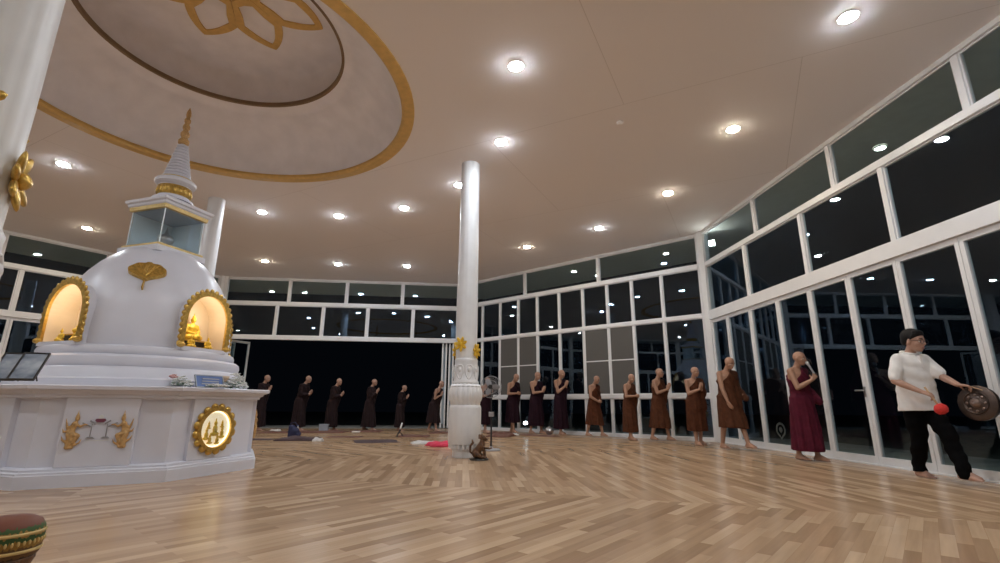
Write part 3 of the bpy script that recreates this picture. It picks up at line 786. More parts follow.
for az in NICHE:
    o, x, u, n = face_frame(az, 0.0, 1.575)
    a1, a2 = arch(0.345, 0.755), arch(0.318, 0.728)
    surround = MB().ringpoly(a1, a2, o, x, u, n, 0.80, 1.075, closed=False)
    surround.poly([(-0.345, -0.045), (0.345, -0.045), (0.345, 0.004), (-0.345, 0.004)], o, x, u, n, 0.75, 1.10)
    nf = surround.build('niche', M['plaster'], st)
    lin = MB().ringpoly(arch(0.3185, 0.7285), arch(0.314, 0.724), o, x, u, n, 0.745, 1.06, closed=False)
    lin.poly(arch(0.316, 0.726), o, x, u, n, 0.742, 0.75)
    lin.build('lining', M['cream'], nf)
    fr = MB().ringpoly(arch(0.375, 0.785), arch(0.312, 0.722), o, x, u, n, 1.06, 1.095, closed=False)
    A = arch(0.372, 0.79, 26); seg = []
    # leaves evenly spaced along the arch
    D = [0]
    for p, q in zip(A[:-1], A[1:]): D.append(D[-1] + math.hypot(q[0] - p[0], q[1] - p[1]))
    NL = 25
    for i in range(NL):
        t = D[-1] * (i + .5) / NL; j = max(k for k in range(len(D)) if D[k] <= t); j = min(j, len(A) - 2)
        f_ = (t - D[j]) / (D[j + 1] - D[j]); px = A[j][0] + (A[j + 1][0] - A[j][0]) * f_; py = A[j][1] + (A[j + 1][1] - A[j][1]) * f_
        an = math.atan2(-(A[j + 1][0] - A[j][0]), (A[j + 1][1] - A[j][1]))
        rot = Matrix(((x.x, u.x, n.x), (x.y, u.y, n.y), (x.z, u.z, n.z))) @ Matrix.Rotation(an, 3, 'Z')
        fr.ell(o + x * px + u * py + n * 1.08, 0.040, 0.036, 0.016, rot, 10, 6)
    for sg in (-1, 1): fr.ell(o + x * (0.35 * sg) + u * 0.02 + n * 1.09, 0.05, 0.05, 0.035, None, 12, 8)
    gf = fr.build('gold_frame', M['gold'], nf, smooth=True); edge_split(gf, 45)
    ld = bpy.data.lights.new('niche_lamp', 'POINT'); ld.energy = 3.0; ld.color = (1.0, 0.86, 0.66); ld.shadow_soft_size = 0.05
    lo = bpy.data.objects.new('niche_lamp', ld); C.objects.link(lo); lo.parent = nf; lo.location = o + u * 0.46 + n * 1.03
    niche_objs.append((az, o, x, u, n))
# gold bodhi leaf on the dome
az = rad(-62.5)
o, x, u, n = face_frame(az, 0.86, 2.535)
tl = (n * 0.86 + u * 0.51).normalized(); up = u * 0.86 - n * 0.51
up = (up - tl * up.dot(tl)).normalized()
L = []
for i in range(48):
    t = 2 * PI * i / 48
    r = 0.165 * (1 + 0.12 * math.cos(2 * t) + 0.03 * math.sin(9 * t))
    px = 1.12 * r * math.cos(t); py = r * math.sin(t)
    if py < -0.02: px *= max(0.08, 1 - ((-py - 0.02) / 0.15) ** 1.4)
    if py > 0 and abs(px) < 0.035: py *= 1.08
    L.append((px, py))
lf = MB().poly(L, o, x, up, tl, -0.04, 0.025)
lf.poly([(-0.008, -0.28), (0.008, -0.28), (0.006, -0.12), (-0.006, -0.12)], o, x, up, tl, -0.11, 0.012)
for k in range(-3, 4):
    lf.tube([o + up * (-0.10) + tl * 0.025, o + x * (0.022 * k) + up * 0.02 + tl * 0.03, o + x * (0.038 * k) + up * 0.11 + tl * 0.026], 0.006, 6)
lf.build('gold_leaf_emblem', M['gold'], st)
# lantern: square glass case turned so that a corner faces the front
sq = rad(-62.5)
def square(prof, name, parent, m, bevel=0.004):
    return MB().lathe(prof, 4, phase=sq).build(name, M[m], parent, bevel=bevel)
lt = square([(0.55, 2.94), (0.55, 3.025), (0.50, 3.03), (0.50, 3.05)], 'lantern', st, 'plaster')
square([(0.512, 3.026), (0.512, 3.066), (0.44, 3.07)], 'gold_sill', lt, 'goldtrim')
hs = 0.45
corner = [Vector((hs * math.cos(sq + k * PI / 2), hs * math.sin(sq + k * PI / 2), 0)) for k in range(4)]
for k in range(4):
    a, b_ = corner[k], corner[(k + 1) % 4]; d = (b_ - a).normalized(); nn = Vector((d.y, -d.x, 0))
    if k in (1, 2): MB().poly([(0.014, 3.08), ((b_ - a).length - 0.014, 3.08), ((b_ - a).length - 0.014, 3.595), (0.014, 3.595)], a, d, (0, 0, 1), nn, -0.016, -0.006).build('back_panel', M['casepanel'], lt)
    MB().poly([(0.012, 3.07), ((b_ - a).length - 0.012, 3.07), ((b_ - a).length - 0.012, 3.60), (0.012, 3.60)], a, d, (0, 0, 1), nn, -0.004, 0.004).build('glass_pane', M['caseglass'], lt)
for c in corner: MB().bx(c.x - .006, c.x + .006, c.y - .006, c.y + .006, 3.066, 3.61).build('corner_bar', M['casepanel'], lt)
square([(0.40, 3.06), (0.40, 3.08), (0.02, 3.085)], 'case_floor', lt, 'white')
square([(0.462, 3.595), (0.50, 3.60), (0.51, 3.66), (0.46, 3.66)], 'gold_cornice', lt, 'goldtrim')
square([(0.455, 3.585), (0.455, 3.594), (0.02, 3.594)], 'case_ceiling', lt, 'paleblue')
rf = square([(0.51, 3.655), (0.53, 3.67), (0.535, 3.70), (0.57, 3.715), (0.575, 3.755), (0.55, 3.765), (0.40, 3.80), (0.27, 3.84), (0.2, 3.85)], 'roof', lt, 'plaster', 0.003)
# relic inside the lantern: small white reliquary on a stand
rl = MB().lathe([(0.13, 3.085), (0.13, 3.11), (0.09, 3.12), (0.05, 3.15), (0.05, 3.17), (0.10, 3.20), (0.11, 3.25), (0.08, 3.30), (0.03, 3.33), (0.015, 3.38), (0.004, 3.44)], 24, SC).build('reliquary', M['steel'], smooth=True)
tag(rl, 'small silver reliquary inside the glass lantern of the stupa', 'reliquary')
# drum, ringed spire and finial
dr = MB().lathe([(0.27, 3.84), (0.27, 3.87), (0.235, 3.885), (0.215, 3.90), (0.215, 4.09), (0.235, 4.10), (0.25, 4.115), (0.27, 4.13), (0.275, 4.17), (0.26, 4.19), (0.2, 4.20)], 48).build('drum', M['plaster'], st, smooth=True); edge_split(dr, 35)
gb = MB().lathe([(0.217, 3.92), (0.226, 3.925), (0.226, 4.07), (0.217, 4.075)], 48)
for k in range(20):
    a = 2 * PI * k / 20; c = Vector((0.226 * math.cos(a), 0.226 * math.sin(a), 3.998)); rot = Matrix.Rotation(a, 3, 'Z')
    gb.ell(c, 0.012, 0.026, 0.05, rot, 8, 6)
gb.build('gold_band', M['gold'], dr, smooth=True)
prof = [(0.20, 4.19), (0.21, 4.20), (0.20, 4.235), (0.185, 4.24)]
n_ = 11
for k in range(n_):
    z = 4.245 + k * 0.053; r = 0.185 - k * 0.0108
    prof += [(r - .008, z), (r, z + 0.006), (r + .002, z + 0.03), (r - .004, z + 0.036), (r - .034, z + 0.040), (r - .034, z + 0.052)]
sp = MB().lathe(prof + [(0.05, 4.84)], 40).build('spire', M['plaster'], st, smooth=True); edge_split(sp, 50)
MB().lathe([(0.185, 4.20), (0.205, 4.205), (0.205, 4.232), (0.19, 4.238)], 40, close=True).build('gold_ring', M['goldtrim'], sp)
MB().lathe([(0.045, 4.83), (0.075, 4.85), (0.078, 4.90), (0.05, 4.94), (0.045, 4.96), (0.062, 4.99), (0.064, 5.03), (0.042, 5.07), (0.036, 5.09), (0.050, 5.12), (0.052, 5.16), (0.034, 5.20), (0.034, 5.22), (0.046, 5.24), (0.046, 5.28), (0.03, 5.30), (0.028, 5.33), (0.036, 5.36), (0.03, 5.42), (0.014, 5.47), (0.003, 5.50)], 24).build('finial', M['orangegold'], sp, smooth=True)
# statues in the niches
def statue(loc, az, s, label, base=True, group='golden statues in the stupa niches'):
    root = empty('statue', loc, az); root.scale = (s, s, s)
    tag(root, label, 'statue', group)
    if base:
        pb = MB().bx(-0.09, 0.09, -0.19, 0.19, 0, 0.022)
        pd = pb.build('pedestal', M['gold'], root, bevel=0.004)
        MB().bx(-0.082, 0.082, -0.18, 0.18, 0.022, 0.085).build('black_band', M['black'], pd)
        MB().bx(-0.09, 0.09, -0.19, 0.19, 0.085, 0.10).build('gold_top', M['gold'], pd)
    z = 0.10 if base else 0.0
    b = MB()
    b.ell((0.0, 0, z + 0.045), 0.085, 0.105, 0.04); b.caps((0.02, 0.10, z + 0.04), 0.032, (0.075, -0.03, z + 0.04), 0.026); b.caps((0.02, -0.10, z + 0.04), 0.032, (0.075, 0.03, z + 0.055), 0.026)
    b.rings([((-0.02, 0, z + 0.04), 0.05, 0.075), ((-0.025, 0, z + 0.10), 0.04, 0.058), ((-0.025, 0, z + 0.17), 0.048, 0.075), ((-0.02, 0, z + 0.205), 0.03, 0.055), ((-0.018, 0, z + 0.22), 0.018, 0.02)])
    for sg in (-1, 1):
        b.caps((-0.02, 0.07 * sg, z + 0.19), 0.022, (-0.01, 0.10 * sg, z + 0.11), 0.02); b.caps((-0.01, 0.10 * sg, z + 0.11), 0.02, (0.06, 0.02 * sg, z + 0.085), 0.015)
    b.caps((-0.018, 0, z + 0.21), 0.018, (-0.015, 0, z + 0.24), 0.018); b.ell((-0.013, 0, z + 0.265), 0.034, 0.031, 0.040); b.ell((-0.015, 0, z + 0.305), 0.018, 0.018, 0.018)
    b.caps((-0.015, 0, z + 0.315), 0.009, (-0.015, 0, z + 0.36), 0.003)
    from_mesh('figure', remesh(b, 0.0065, 2), M['yellow'], root)
    return root
for i, (az, o, x, u, n) in enumerate(niche_objs):
    if i not in (0, 3): continue
    side = 'right' if i == 0 else 'left'
    p = SC + o + n * 0.86 + u * 0.006
    dx = x * (-0.02 if i == 0 else 0.06)
    statue(p + dx, az, 1.08, 'seated golden statue on a black and gold pedestal in the %s niche' % side)
    for sg, nm in ((-1, 'left'), (1, 'right')):
        statue(p + dx + x * (0.13 * sg) + n * 0.165, az, 0.5, 'tiny golden attendant kneeling in front of the statue in the %s niche, on its %s' % (side, nm), base=False)

# ------------------------------------------------------------------ offerings on the stupa ledge
LZ = 1.05
def on_ledge(az, rr):
    return SC + Vector((rr * math.cos(rad(az)), rr * math.sin(rad(az)), LZ))
def flower_heap(loc, n, sx, sy, sz, name, label, m, seed, leaves=True, cat='flowers', group=None):
    R = random.Random(seed); root = empty(name, loc); tag(root, label, cat, group)
    a = MB(); g = MB()
    for _ in range(n):
        t = R.uniform(0, 2 * PI); q = math.sqrt(R.random()); c = Vector((sx * q * math.cos(t), sy * q * math.sin(t), 0.018 + sz * (1 - q * q) * R.uniform(0.4, 1)))
        rot = Matrix.Rotation(R.uniform(0, 6), 3, 'Z') @ Matrix.Rotation(R.uniform(-.6, .6), 3, 'X')
        for k in range(5):
            an = 2 * PI * k / 5; a.ell(c + rot @ Vector((0.014 * math.cos(an), 0.014 * math.sin(an), 0.004)), 0.014, 0.009, 0.006, rot @ Matrix.Rotation(an, 3, 'Z'), 6, 4)
    for _ in range(n // 2):
        t = R.uniform(0, 2 * PI); q = R.uniform(.3, 1.0); c = Vector((sx * q * math.cos(t), sy * q * math.sin(t), 0.012 + 0.4 * sz * R.random()))
        g.ell(c, 0.03, 0.011, 0.004, Matrix.Rotation(R.uniform(0, 6), 3, 'Z') @ Matrix.Rotation(R.uniform(-.5, .5), 3, 'Y'), 7, 4)
    a.build('blossoms', M[m], root, smooth=True)
    if leaves: g.build('leaves', M['leafgreen'], root, smooth=True)
    return root
def board(loc, rz, w_, h_, tilt, label, name='plaque', cat='plaque', m='blue', frame='paleblue', bars_=False):
    root = empty(name, loc, rz); tag(root, label, cat)     # faces local -Y, leaning back
    R = Matrix.Rotation(rad(-tilt), 3, 'X')
    f = MB(); fb = 0.012
    for q in ((-w_ / 2, w_ / 2, 0, fb), (-w_ / 2, w_ / 2, h_ - fb, h_), (-w_ / 2, -w_ / 2 + fb, fb, h_ - fb), (w_ / 2 - fb, w_ / 2, fb, h_ - fb)):
        f.box(R @ Vector(((q[0] + q[1]) / 2, 0, (q[2] + q[3]) / 2)), (q[1] - q[0], 0.02, q[3] - q[2]), R)
    f.build('frame', M[frame], root)
    f = MB().box(R @ Vector((0, 0.003, h_ / 2)), (w_ - 2 * fb, 0.008, h_ - 2 * fb), R)
    f.build('panel', M[m], root)
    if bars_:
        g = MB()
        for k in range(3): g.box(R @ Vector((0.01 * k, -0.003, h_ * (0.3 + 0.2 * k))), (w_ * 0.6, 0.006, 0.014), R)
        g.build('lettering_strip', M['paleblue'], root)
    leg = MB(); b0 = R @ Vector((0, 0.008, h_ * 0.8)); leg.tube([b0, (0, b0.y + 0.05 + 0.3 * h_, 0.004)], 0.006, 6); leg.build('stand_leg', M['blackplastic'], root)
    return root
board(on_ledge(-24, 1.50), rad(-24 + 90), 0.38, 0.17, 22, 'blue framed plaque leaning on the ledge under the right niche', bars_=True)
flower_heap(on_ledge(-37, 1.46), 60, 0.13, 0.08, 0.12, 'garland', 'heap of white flowers on the ledge left of the blue plaque', 'petal', 3)
flower_heap(on_ledge(-6, 1.43), 110, 0.17, 0.10, 0.20, 'garland', 'large heap of white flowers at the right end of the ledge', 'petal', 4)
flower_heap(on_ledge(-24, 1.60), 30, 0.15, 0.05, 0.025, 'garland', 'low strand of white flowers along the ledge edge in front of the blue plaque', 'petal', 5)
flower_heap(on_ledge(-39, 1.36) + Vector((0, 0, 0.09)), 14, 0.06, 0.05, 0.04, 'posy', 'small pink posy above the white flowers on the stupa moulding', 'pinkpetal', 6, False)
bw = MB().lathe([(0.05, 0.0), (0.05, 0.01), (0.07, 0.03), (0.085, 0.075), (0.08, 0.075), (0.065, 0.035), (0.03, 0.02), (0.001, 0.02)], 24, on_ledge(-11, 1.33) + Vector((0, 0, 0.09))).build('bowl', M['tan'], smooth=True)
tag(bw, 'tan bowl among the white flowers right of the blue plaque', 'bowl')
def left_board(px, label):
    p = onz(px, 380, LZ); board(p, rad(-62.5 + 90 - 4), 0.19, 0.33, 40, label, 'photo_frame', 'photo frame', 'photo', 'black')
left_board(20, 'blue-grey framed picture leaning back on the ledge beneath the left niche')
left_board(0, 'blue-grey framed picture leaning at the extreme left edge of the photo')
flower_heap(onz(8, 386, LZ) , 30, 0.12, 0.05, 0.03, 'garland', 'white flowers on the ledge at the left edge of the photo, before the leaning pictures', 'petal', 8, False)
flower_heap(onz(30, 385.5, LZ), 12, 0.12, 0.04, 0.02, 'posy', 'pale pink petals on the ledge right of the leaning pictures', 'pinkpetal', 9, False)
q = onz(8, 379, LZ)
cu = MB().lathe([(0.035, 0), (0.035, 0.005), (0.012, 0.015), (0.012, 0.04), (0.04, 0.07), (0.045, 0.12), (0.04, 0.12), (0.03, 0.075), (0.001, 0.06)], 20, q).build('goblet', M['petal'], smooth=True)
cu.scale = (.6, .6, .6); tag(cu, 'small white goblet in front of the leaning pictures at the left edge', 'goblet')
sh = None

# ------------------------------------------------------------------ people
def ik(sh, target, pole, l1, l2):
    d = target - sh; D = min(d.length, (l1 + l2) * 0.995); dn_ = d.normalized()
    a = (l1 * l1 - l2 * l2 + D * D) / (2 * D); h = math.sqrt(max(0.0, l1 * l1 - a * a))
    p = pole - dn_ * pole.dot(dn_)
    p = p.normalized()
    return sh + dn_ * a + p * h, sh + dn_ * D
def hand(b, w_, d, n, thumb, curl=0.2, s=1.0, spread=0.04):
    d = d.normalized(); n = (n - d * n.dot(d)).normalized(); a = d.cross(n).normalized() * thumb     # a points to the thumb side
    L = (0.070, 0.078, 0.073, 0.058)
    for k in range(4):
        off = (1.5 - k) * 0.0195 * s
        kn = w_ + d * (0.088 - 0.004 * abs(k - 1)) * s + a * off
        b.caps(w_ + d * 0.012 * s + a * off * 0.55, 0.0145 * s, kn, 0.0115 * s, 8)
        c1 = curl * 0.9; dd_ = (d * math.cos(c1) + n * math.sin(c1) + a * spread * (1.5 - k)).normalized()
        m1 = kn + dd_ * L[k] * 0.52 * s
        c2 = curl * 2.1; d2 = (d * math.cos(c2) + n * math.sin(c2) + a * spread * (1.5 - k)).normalized()
        m2 = m1 + d2 * L[k] * 0.48 * s
        b.caps(kn, 0.0105 * s, m1, 0.0092 * s, 8); b.caps(m1, 0.0092 * s, m2, 0.0075 * s, 8)
    t0 = w_ + d * 0.022 * s + a * 0.026 * s + n * 0.006
    t1 = t0 + (d * 0.65 + a * 0.6 + n * 0.35 * (1 + curl)).normalized() * 0.044 * s
    t2 = t1 + (d * 0.95 + a * 0.1 + n * 0.45 * (1 + curl)).normalized() * 0.034 * s
    b.caps(w_ + d * 0.015 * s, 0.016 * s, t0, 0.0145 * s, 8); b.caps(t0, 0.0135 * s, t1, 0.011 * s, 8); b.caps(t1, 0.011 * s, t2, 0.0085 * s, 8)

def person(name, label, loc, rz, h, skin, robe=None, Rw=None, Lw=None, Rd=None, Ld=None, Rn=None, Ln=None, curl=(0.1, 0.1), Rp=None, Lp=None,
           lean=0.0, neck=(0.35, 0.0), feet=((0.10, -0.10), (-0.06, 0.10)), hem=0.24, closed=False, girth=1.08, voxel=0.0075, man=False, sling=0.0, hemw=1.0, drop=0.0, headk=1.0, cover=False):
    """Facing local +X, left hand side +Y, built at 1.70 m then scaled.  feet: (x, y) of right and left ankle."""
    k = h / 1.70
    V = Vector
    bend = lambda z: lean * max(0.0, z - 0.92)
    def P(x, y, z): return V((x + bend(z), y, z - drop))
    g = girth
    root = empty(name, loc, rz); tag(root, label, 'person')
    # --- skeleton
    hipR, hipL = V((0.0, -0.09, 0.90 - drop)), V((0.0, 0.09, 0.90 - drop))
    shR, shL = P(0.0, -0.175, 1.385), P(0.0, 0.175, 1.385)
    anR, anL = V((feet[0][0], feet[0][1], 0.085 + (feet[0][2] if len(feet[0]) > 2 else 0))), V((feet[1][0], feet[1][1], 0.085 + (feet[1][2] if len(feet[1]) > 2 else 0)))
    knR, anR2 = ik(hipR, anR, V((1, -0.1, 0)), 0.41, 0.41); knL, anL2 = ik(hipL, anL, V((1, 0.1, 0)), 0.41, 0.41)
    elR, wR = ik(shR, Rw, Rp or V((-0.5, -0.6, -0.8)), 0.285, 0.255)
    elL, wL = ik(shL, Lw, Lp or V((-0.5, 0.6, -0.8)), 0.285, 0.255)
    b = MB()
    # torso
    T = [(0.84, 0.075, 0.10, 0.0), (0.90, 0.105, 0.155, 0.0), (0.97, 0.105, 0.155, 0.0), (1.06, 0.095, 0.138, 0.008), (1.16, 0.10, 0.145, 0.005), (1.26, 0.108, 0.162, 0.0), (1.34, 0.10, 0.17, -0.005), (1.40, 0.075, 0.155, -0.01), (1.435, 0.058, 0.10, -0.012), (1.46, 0.05, 0.06, -0.008)]
    torso = [(P(x, 0, z), rx * g, ry * (1 + (g - 1) * 0.7)) for z, rx, ry, x in T]
    b.rings(torso, 20)
    b.caps(P(-0.02, -0.06, 1.40), 0.055, shR, 0.052); b.caps(P(-0.02, 0.06, 1.40), 0.055, shL, 0.052)
    # head
    ny, nz_ = neck[1], neck[0]
    nb = P(-0.008, 0, 1.42); nt = nb + V((0.045 + 0.05 * nz_, 0, 0.105))
    b.caps(nb, 0.056, nt, 0.05)
    HR = Matrix.Rotation(ny, 3, 'Z') @ Matrix.Rotation(nz_, 3, 'Y')
    hc = nt + HR @ V((0.022, 0, 0.075))
    HR = HR * headk
    hp = lambda x, y, z: hc + HR @ V((x, y, z))
    b.ell(hp(-0.012, 0, 0.025), 0.094, 0.074, 0.086, HR, 20, 12)
    b.ell(hp(0.012, 0, -0.02), 0.078, 0.064, 0.085, HR, 18, 12)
    b.ell(hp(0.038, 0, -0.070), 0.045, 0.045, 0.040, HR, 14, 9)
    b.caps(hp(0.066, 0, -0.094), 0.016, hp(0.060, 0, -0.088), 0.02, 10)                       # chin
    b.caps(hp(0.084, 0, 0.012), 0.009, hp(0.098, 0, -0.022), 0.0135, 10)                       # nose
    for sg in (-1, 1):
        b.caps(hp(0.094, 0.009 * sg, -0.026), 0.009, hp(0.086, 0.012 * sg, -0.026), 0.009, 8)
        b.caps(hp(0.076, 0.014 * sg, 0.023), 0.012, hp(0.066, 0.045 * sg, 0.020), 0.012, 8)     # brow
        b.ell(hp(0.052, 0.048 * sg, -0.028), 0.022, 0.016, 0.020, HR, 10, 7)                   # cheekbone
        er = HR @ Matrix.Rotation(rad(22 * sg), 3, 'Z')
        b.ell(hp(-0.006, 0.076 * sg, -0.012), 0.020, 0.009, 0.036, er, 12, 8)                  # ear
    b.ell(hp(0.082, 0, -0.057), 0.012, 0.022, 0.006, HR, 10, 6); b.ell(hp(0.080, 0, -0.068), 0.012, 0.019, 0.007, HR, 10, 6)
    # legs and feet
    for hip, kn, an, sg in ((hipR, knR, anR2, -1), (hipL, knL, anL2, 1)):
        b.caps(hip, 0.085 * g, kn, 0.055); md = kn.lerp(an, 0.3) + V((-0.018, 0, 0))
        b.caps(kn, 0.053, md, 0.053); b.caps(md, 0.052, an, 0.036)
        yaw = 0.12 * sg; fx = V((math.cos(yaw), math.sin(yaw), 0)); fy = V((-fx.y, fx.x, 0)); bz = an.z - 0.085
        heel = an + fx * (-0.035); heel.z = bz + 0.034; ball = an + fx * 0.125; ball.z = bz + 0.026
        b.caps(an, 0.036, heel, 0.033); b.caps(an + fx * 0.01 + V((0, 0, -0.01)), 0.036, ball + fy * 0.012, 0.026); b.caps(heel, 0.031, ball - fy * 0.015, 0.025); b.caps(ball + fy * 0.02, 0.025, ball - fy * 0.022, 0.023)
        for t in range(5):
            q = ball + fy * (-sg) * (-0.032 + 0.0165 * t) * -1 ; q.z = bz + 0.015
            L_ = 0.052 - 0.007 * t
            b.caps(q, 0.0125 if t == 0 else 0.0105, q + fx * L_, 0.0115 if t == 0 else 0.0085, 8)
    # arms and hands
    for sh, el, wr_, d, n, sg, c in ((shR, elR, wR, Rd, Rn, 1, curl[0]), (shL, elL, wL, Ld, Ln, 1, curl[1])):
        b.caps(sh, 0.052, sh.lerp(el, 0.45), 0.047); b.caps(sh.lerp(el, 0.45), 0.046, el, 0.039)
        m_ = el.lerp(wr_, 0.3); b.caps(el, 0.038, m_, 0.040); b.caps(m_, 0.040, wr_, 0.026)
    hand(b, wR, Rd, Rn, 1 if (Rd.cross(Rn)).dot(V((0, 0, 1)) if abs(Rd.normalized().z) < 0.6 else V((-0.6, 0, 0.2))) > 0 else -1, curl[0], 1.0)
    hand(b, wL, Ld, Ln, 1 if (Ld.cross(Ln)).dot(V((0, 0, 1)) if abs(Ld.normalized().z) < 0.6 else V((-0.6, 0, 0.2))) > 0 else -1, curl[1], 1.0)
    me = remesh(b, voxel, 3)
    k = h / max(v.co.z for v in me.vertices)
    me.transform(Matrix.Scale(k, 4))
    from_mesh('body', me, skin, root)
    S_ = Matrix.Scale(k, 4)
    # eyes, brows, mouth
    for sg in (-1, 1):
        e = MB(); e.cur = 0; ec = hp(0.070, 0.031 * sg, 0.000); e.ell(ec, 0.0125, 0.0145, 0.008, HR, 10, 7)
        e.cur = 1; e.ell(ec + HR @ V((0.0095, 0, 0.0)), 0.004, 0.0062, 0.0062, HR, 10, 7)
        e.v = [tuple(c * k for c in v) for v in e.v]; e.build('eye', [M['eyewhite'], M['iris']], root, smooth=True)
        e = MB(); e.tube([hp(0.087, 0.012 * sg, 0.026), hp(0.085, 0.03 * sg, 0.031), hp(0.071, 0.05 * sg, 0.026)], [0.004, 0.005, 0.003], 6)
        e.v = [tuple(c * k for c in v) for v in e.v]; e.build('eyebrow', M['brow'] if not man else M['hair'], root, smooth=True)
    e = MB(); e.ell(hp(0.088, 0, -0.058), 0.008, 0.021, 0.0045, HR, 12, 6); e.ell(hp(0.087, 0, -0.067), 0.007, 0.017, 0.005, HR, 12, 6)
    e.v = [tuple(c * k for c in v) for v in e.v]; e.build('lips', M['lip'], root, smooth=True)
    info = dict(root=root, k=k, hp=hp, HR=HR, wR=wR, wL=wL, P=P, torso=torso, shR=shR, shL=shL, elR=elR, elL=elL, hip=(hipR, hipL), kn=(knR, knL), an=(anR2, anL2), girth=g)
    if robe is None: return info
    # --- robe: wound under the right arm and over the left shoulder
    b = MB()
    infl = [(c, rx + 0.024, ry + 0.026) for c, rx, ry in torso if c.z < 1.45]
    x0 = min(anR2.x, anL2.x); x1 = max(anR2.x, anL2.x); mx = (x0 + x1) / 2 * 0.8; wx = (x1 - x0) / 2
    skirt = []
    for t in (0, .15, .35, .6, .8, 1.0):
        z = 0.98 + (hem - 0.98) * t
        skirt.append((V((mx * t * 0.8, 0, z)), 0.135 * g + (0.01 + wx * 0.62) * t * hemw, 0.182 * g - 0.022 * t + (0.02 * t)))
    b.rings(skirt[::-1], 28); b.rings(infl, 24)
    for hip, kn, an in ((hipR, knR, anR2), (hipL, knL, anL2)): b.caps(hip, 0.115, kn, 0.092); b.caps(kn, 0.092, an, 0.08)
    b.caps(P(-0.02, 0.05, 1.39), 0.085, shL, 0.078)
    b.caps(shL, 0.078, elL, 0.068)
    b.caps(elL, 0.064, elL.lerp(wL, 0.72), 0.046)
    if cover: b.caps(elL.lerp(wL, 0.7), 0.052, wL + Ld.normalized() * 0.12, 0.058)
    # cloth hanging from the left forearm
    for t in (0.0, 0.25, 0.5):
        q = elL.lerp(wL, t); b.caps(q, 0.045, V((q.x * 0.65, q.y * 0.9, max(0.72, q.z - 0.36))), 0.03)
    if closed:
        b.caps(P(-0.02, -0.05, 1.39), 0.085, shR, 0.078); b.caps(shR, 0.078, elR, 0.068); b.caps(elR, 0.062, elR.lerp(wR, 0.75), 0.044)
    if sling:                                        # folded upper cloth hanging over the chest to the thigh
        b.caps(P(0.07, -0.06, 1.25), 0.085, V((0.10, -0.02, 0.80)), 0.12); b.caps(P(0.07, 0.10, 1.25), 0.075, V((0.09, 0.12, 0.80)), 0.10)
    me = remesh(b, 0.012 if voxel < 0.01 else 0.016, 4)
    bm = bmesh.new(); bm.from_mesh(me)
    def cut(co, no):
        r = bmesh.ops.bisect_plane(bm, geom=bm.verts[:] + bm.edges[:] + bm.faces[:], plane_co=co, plane_no=no, clear_outer=True)
        ed = [x for x in r['geom_cut'] if isinstance(x, bmesh.types.BMEdge)]
        bmesh.ops.holes_fill(bm, edges=ed, sides=0)
    if not closed: cut(P(0, 0.045, 1.452), V((0, -0.70, 0.715)))
    else: cut(P(0, 0, 1.447), V((-0.25, 0, 1)))
    cut(V((0, 0, hem)), V((-0.05, 0, -1)))
    ph = random.random() * 6
    for v in bm.verts:
        c = v.co; th = math.atan2(c.y, c.x - bend(c.z))
        low = min(1.0, max(0.0, (1.05 - c.z) / 0.7))
        r = V((c.x - bend(c.z), c.y, 0)); L_ = max(r.length, 1e-4); r /= L_
        a = 0.013 * low * math.sin(9 * th + 1.6 * math.sin(2.2 * c.z + ph) + ph) + 0.006 * low * math.sin(19 * th + 2.5 * c.z + ph * 2)
        up_ = min(1.0, max(0.0, (c.z - 0.85) / 0.3))
        a += 0.006 * up_ * math.sin(62 * (c.z * 0.72 + c.y * 0.70) + 3 * c.x + ph) + 0.004 * (1 - low) * math.sin(24 * c.z + 5 * th)
        v.co += r * a
    bm.to_mesh(me); bm.free()
    me.transform(S_)
    o = from_mesh('robe', me, robe, root)
    edge_split(o, 60)
    return info
V = Vector
up_ = V((0.42, 0, 0.92))
def anjali(z=1.22, x=0.24): return dict(Rw=V((x, -0.024, z)), Lw=V((x, 0.024, z)), Rd=V((0.42, 0.03, 0.9)), Ld=V((0.42, -0.03, 0.9)), Rn=V((0, 1, 0)), Ln=V((0, -1, 0)), curl=(0.02, 0.02))
def clasp(z=1.08, x=0.24): return dict(Rw=V((x, -0.075, z)), Lw=V((x - 0.01, 0.075, z - 0.01)), Rd=V((0.35, 0.9, 0.12)), Ld=V((0.45, -0.9, 0.05)), Rn=V((-0.9, 0.3, 0)), Ln=V((-0.9, -0.3, 0.1)), curl=(0.5, 0.5))
HB, HM, HRt = rad(6), rad(-41), rad(-80)
FAR = 0.013
def gp_(x, y): p = onz(x, y, 0); return (p.x, p.y, 0)
def step(a, b_=None): return ((a, -0.09), (-(b_ or a), 0.09))
far = [
    (257, 431, 1.75, 'person in dark robe farthest left in the open doorway, beside the stupa', dict(**anjali(1.24), lean=0.10, neck=(0.2, 0), feet=step(0.08)), 4),
    (297, 431, 1.74, 'person in a dark robe second from left in the doorway line, hands held out low', dict(**anjali(1.12, 0.30), lean=0.22, neck=(0.35, 0), feet=step(0.12)), 4),
    (330, 431, 1.67, 'person in a dark robe third from left in the doorway, forearms level', dict(**anjali(1.14, 0.30), lean=0.16, neck=(0.3, 0), feet=step(-0.08)), 4),
    (368, 431, 1.66, 'person in a dark robe fourth from left in the doorway, beside the garden lamp', dict(**anjali(1.26, 0.22), lean=0.06, neck=(0.2, 0), feet=step(0.17, 0.2)), 4),
    (399, 431, 1.47, 'shortest person in a dark robe, fifth from left in the open doorway', dict(**anjali(1.22, 0.25), lean=0.08, neck=(0.25, 0), feet=step(0.06)), 4),
]
for x, y, h, lb, kw, dz in far:
    person('person', lb, gp_(x, y), HB - rad(12), h, M['skin_far'], M['dark'], closed=True, hem=0.13, voxel=FAR, **kw)
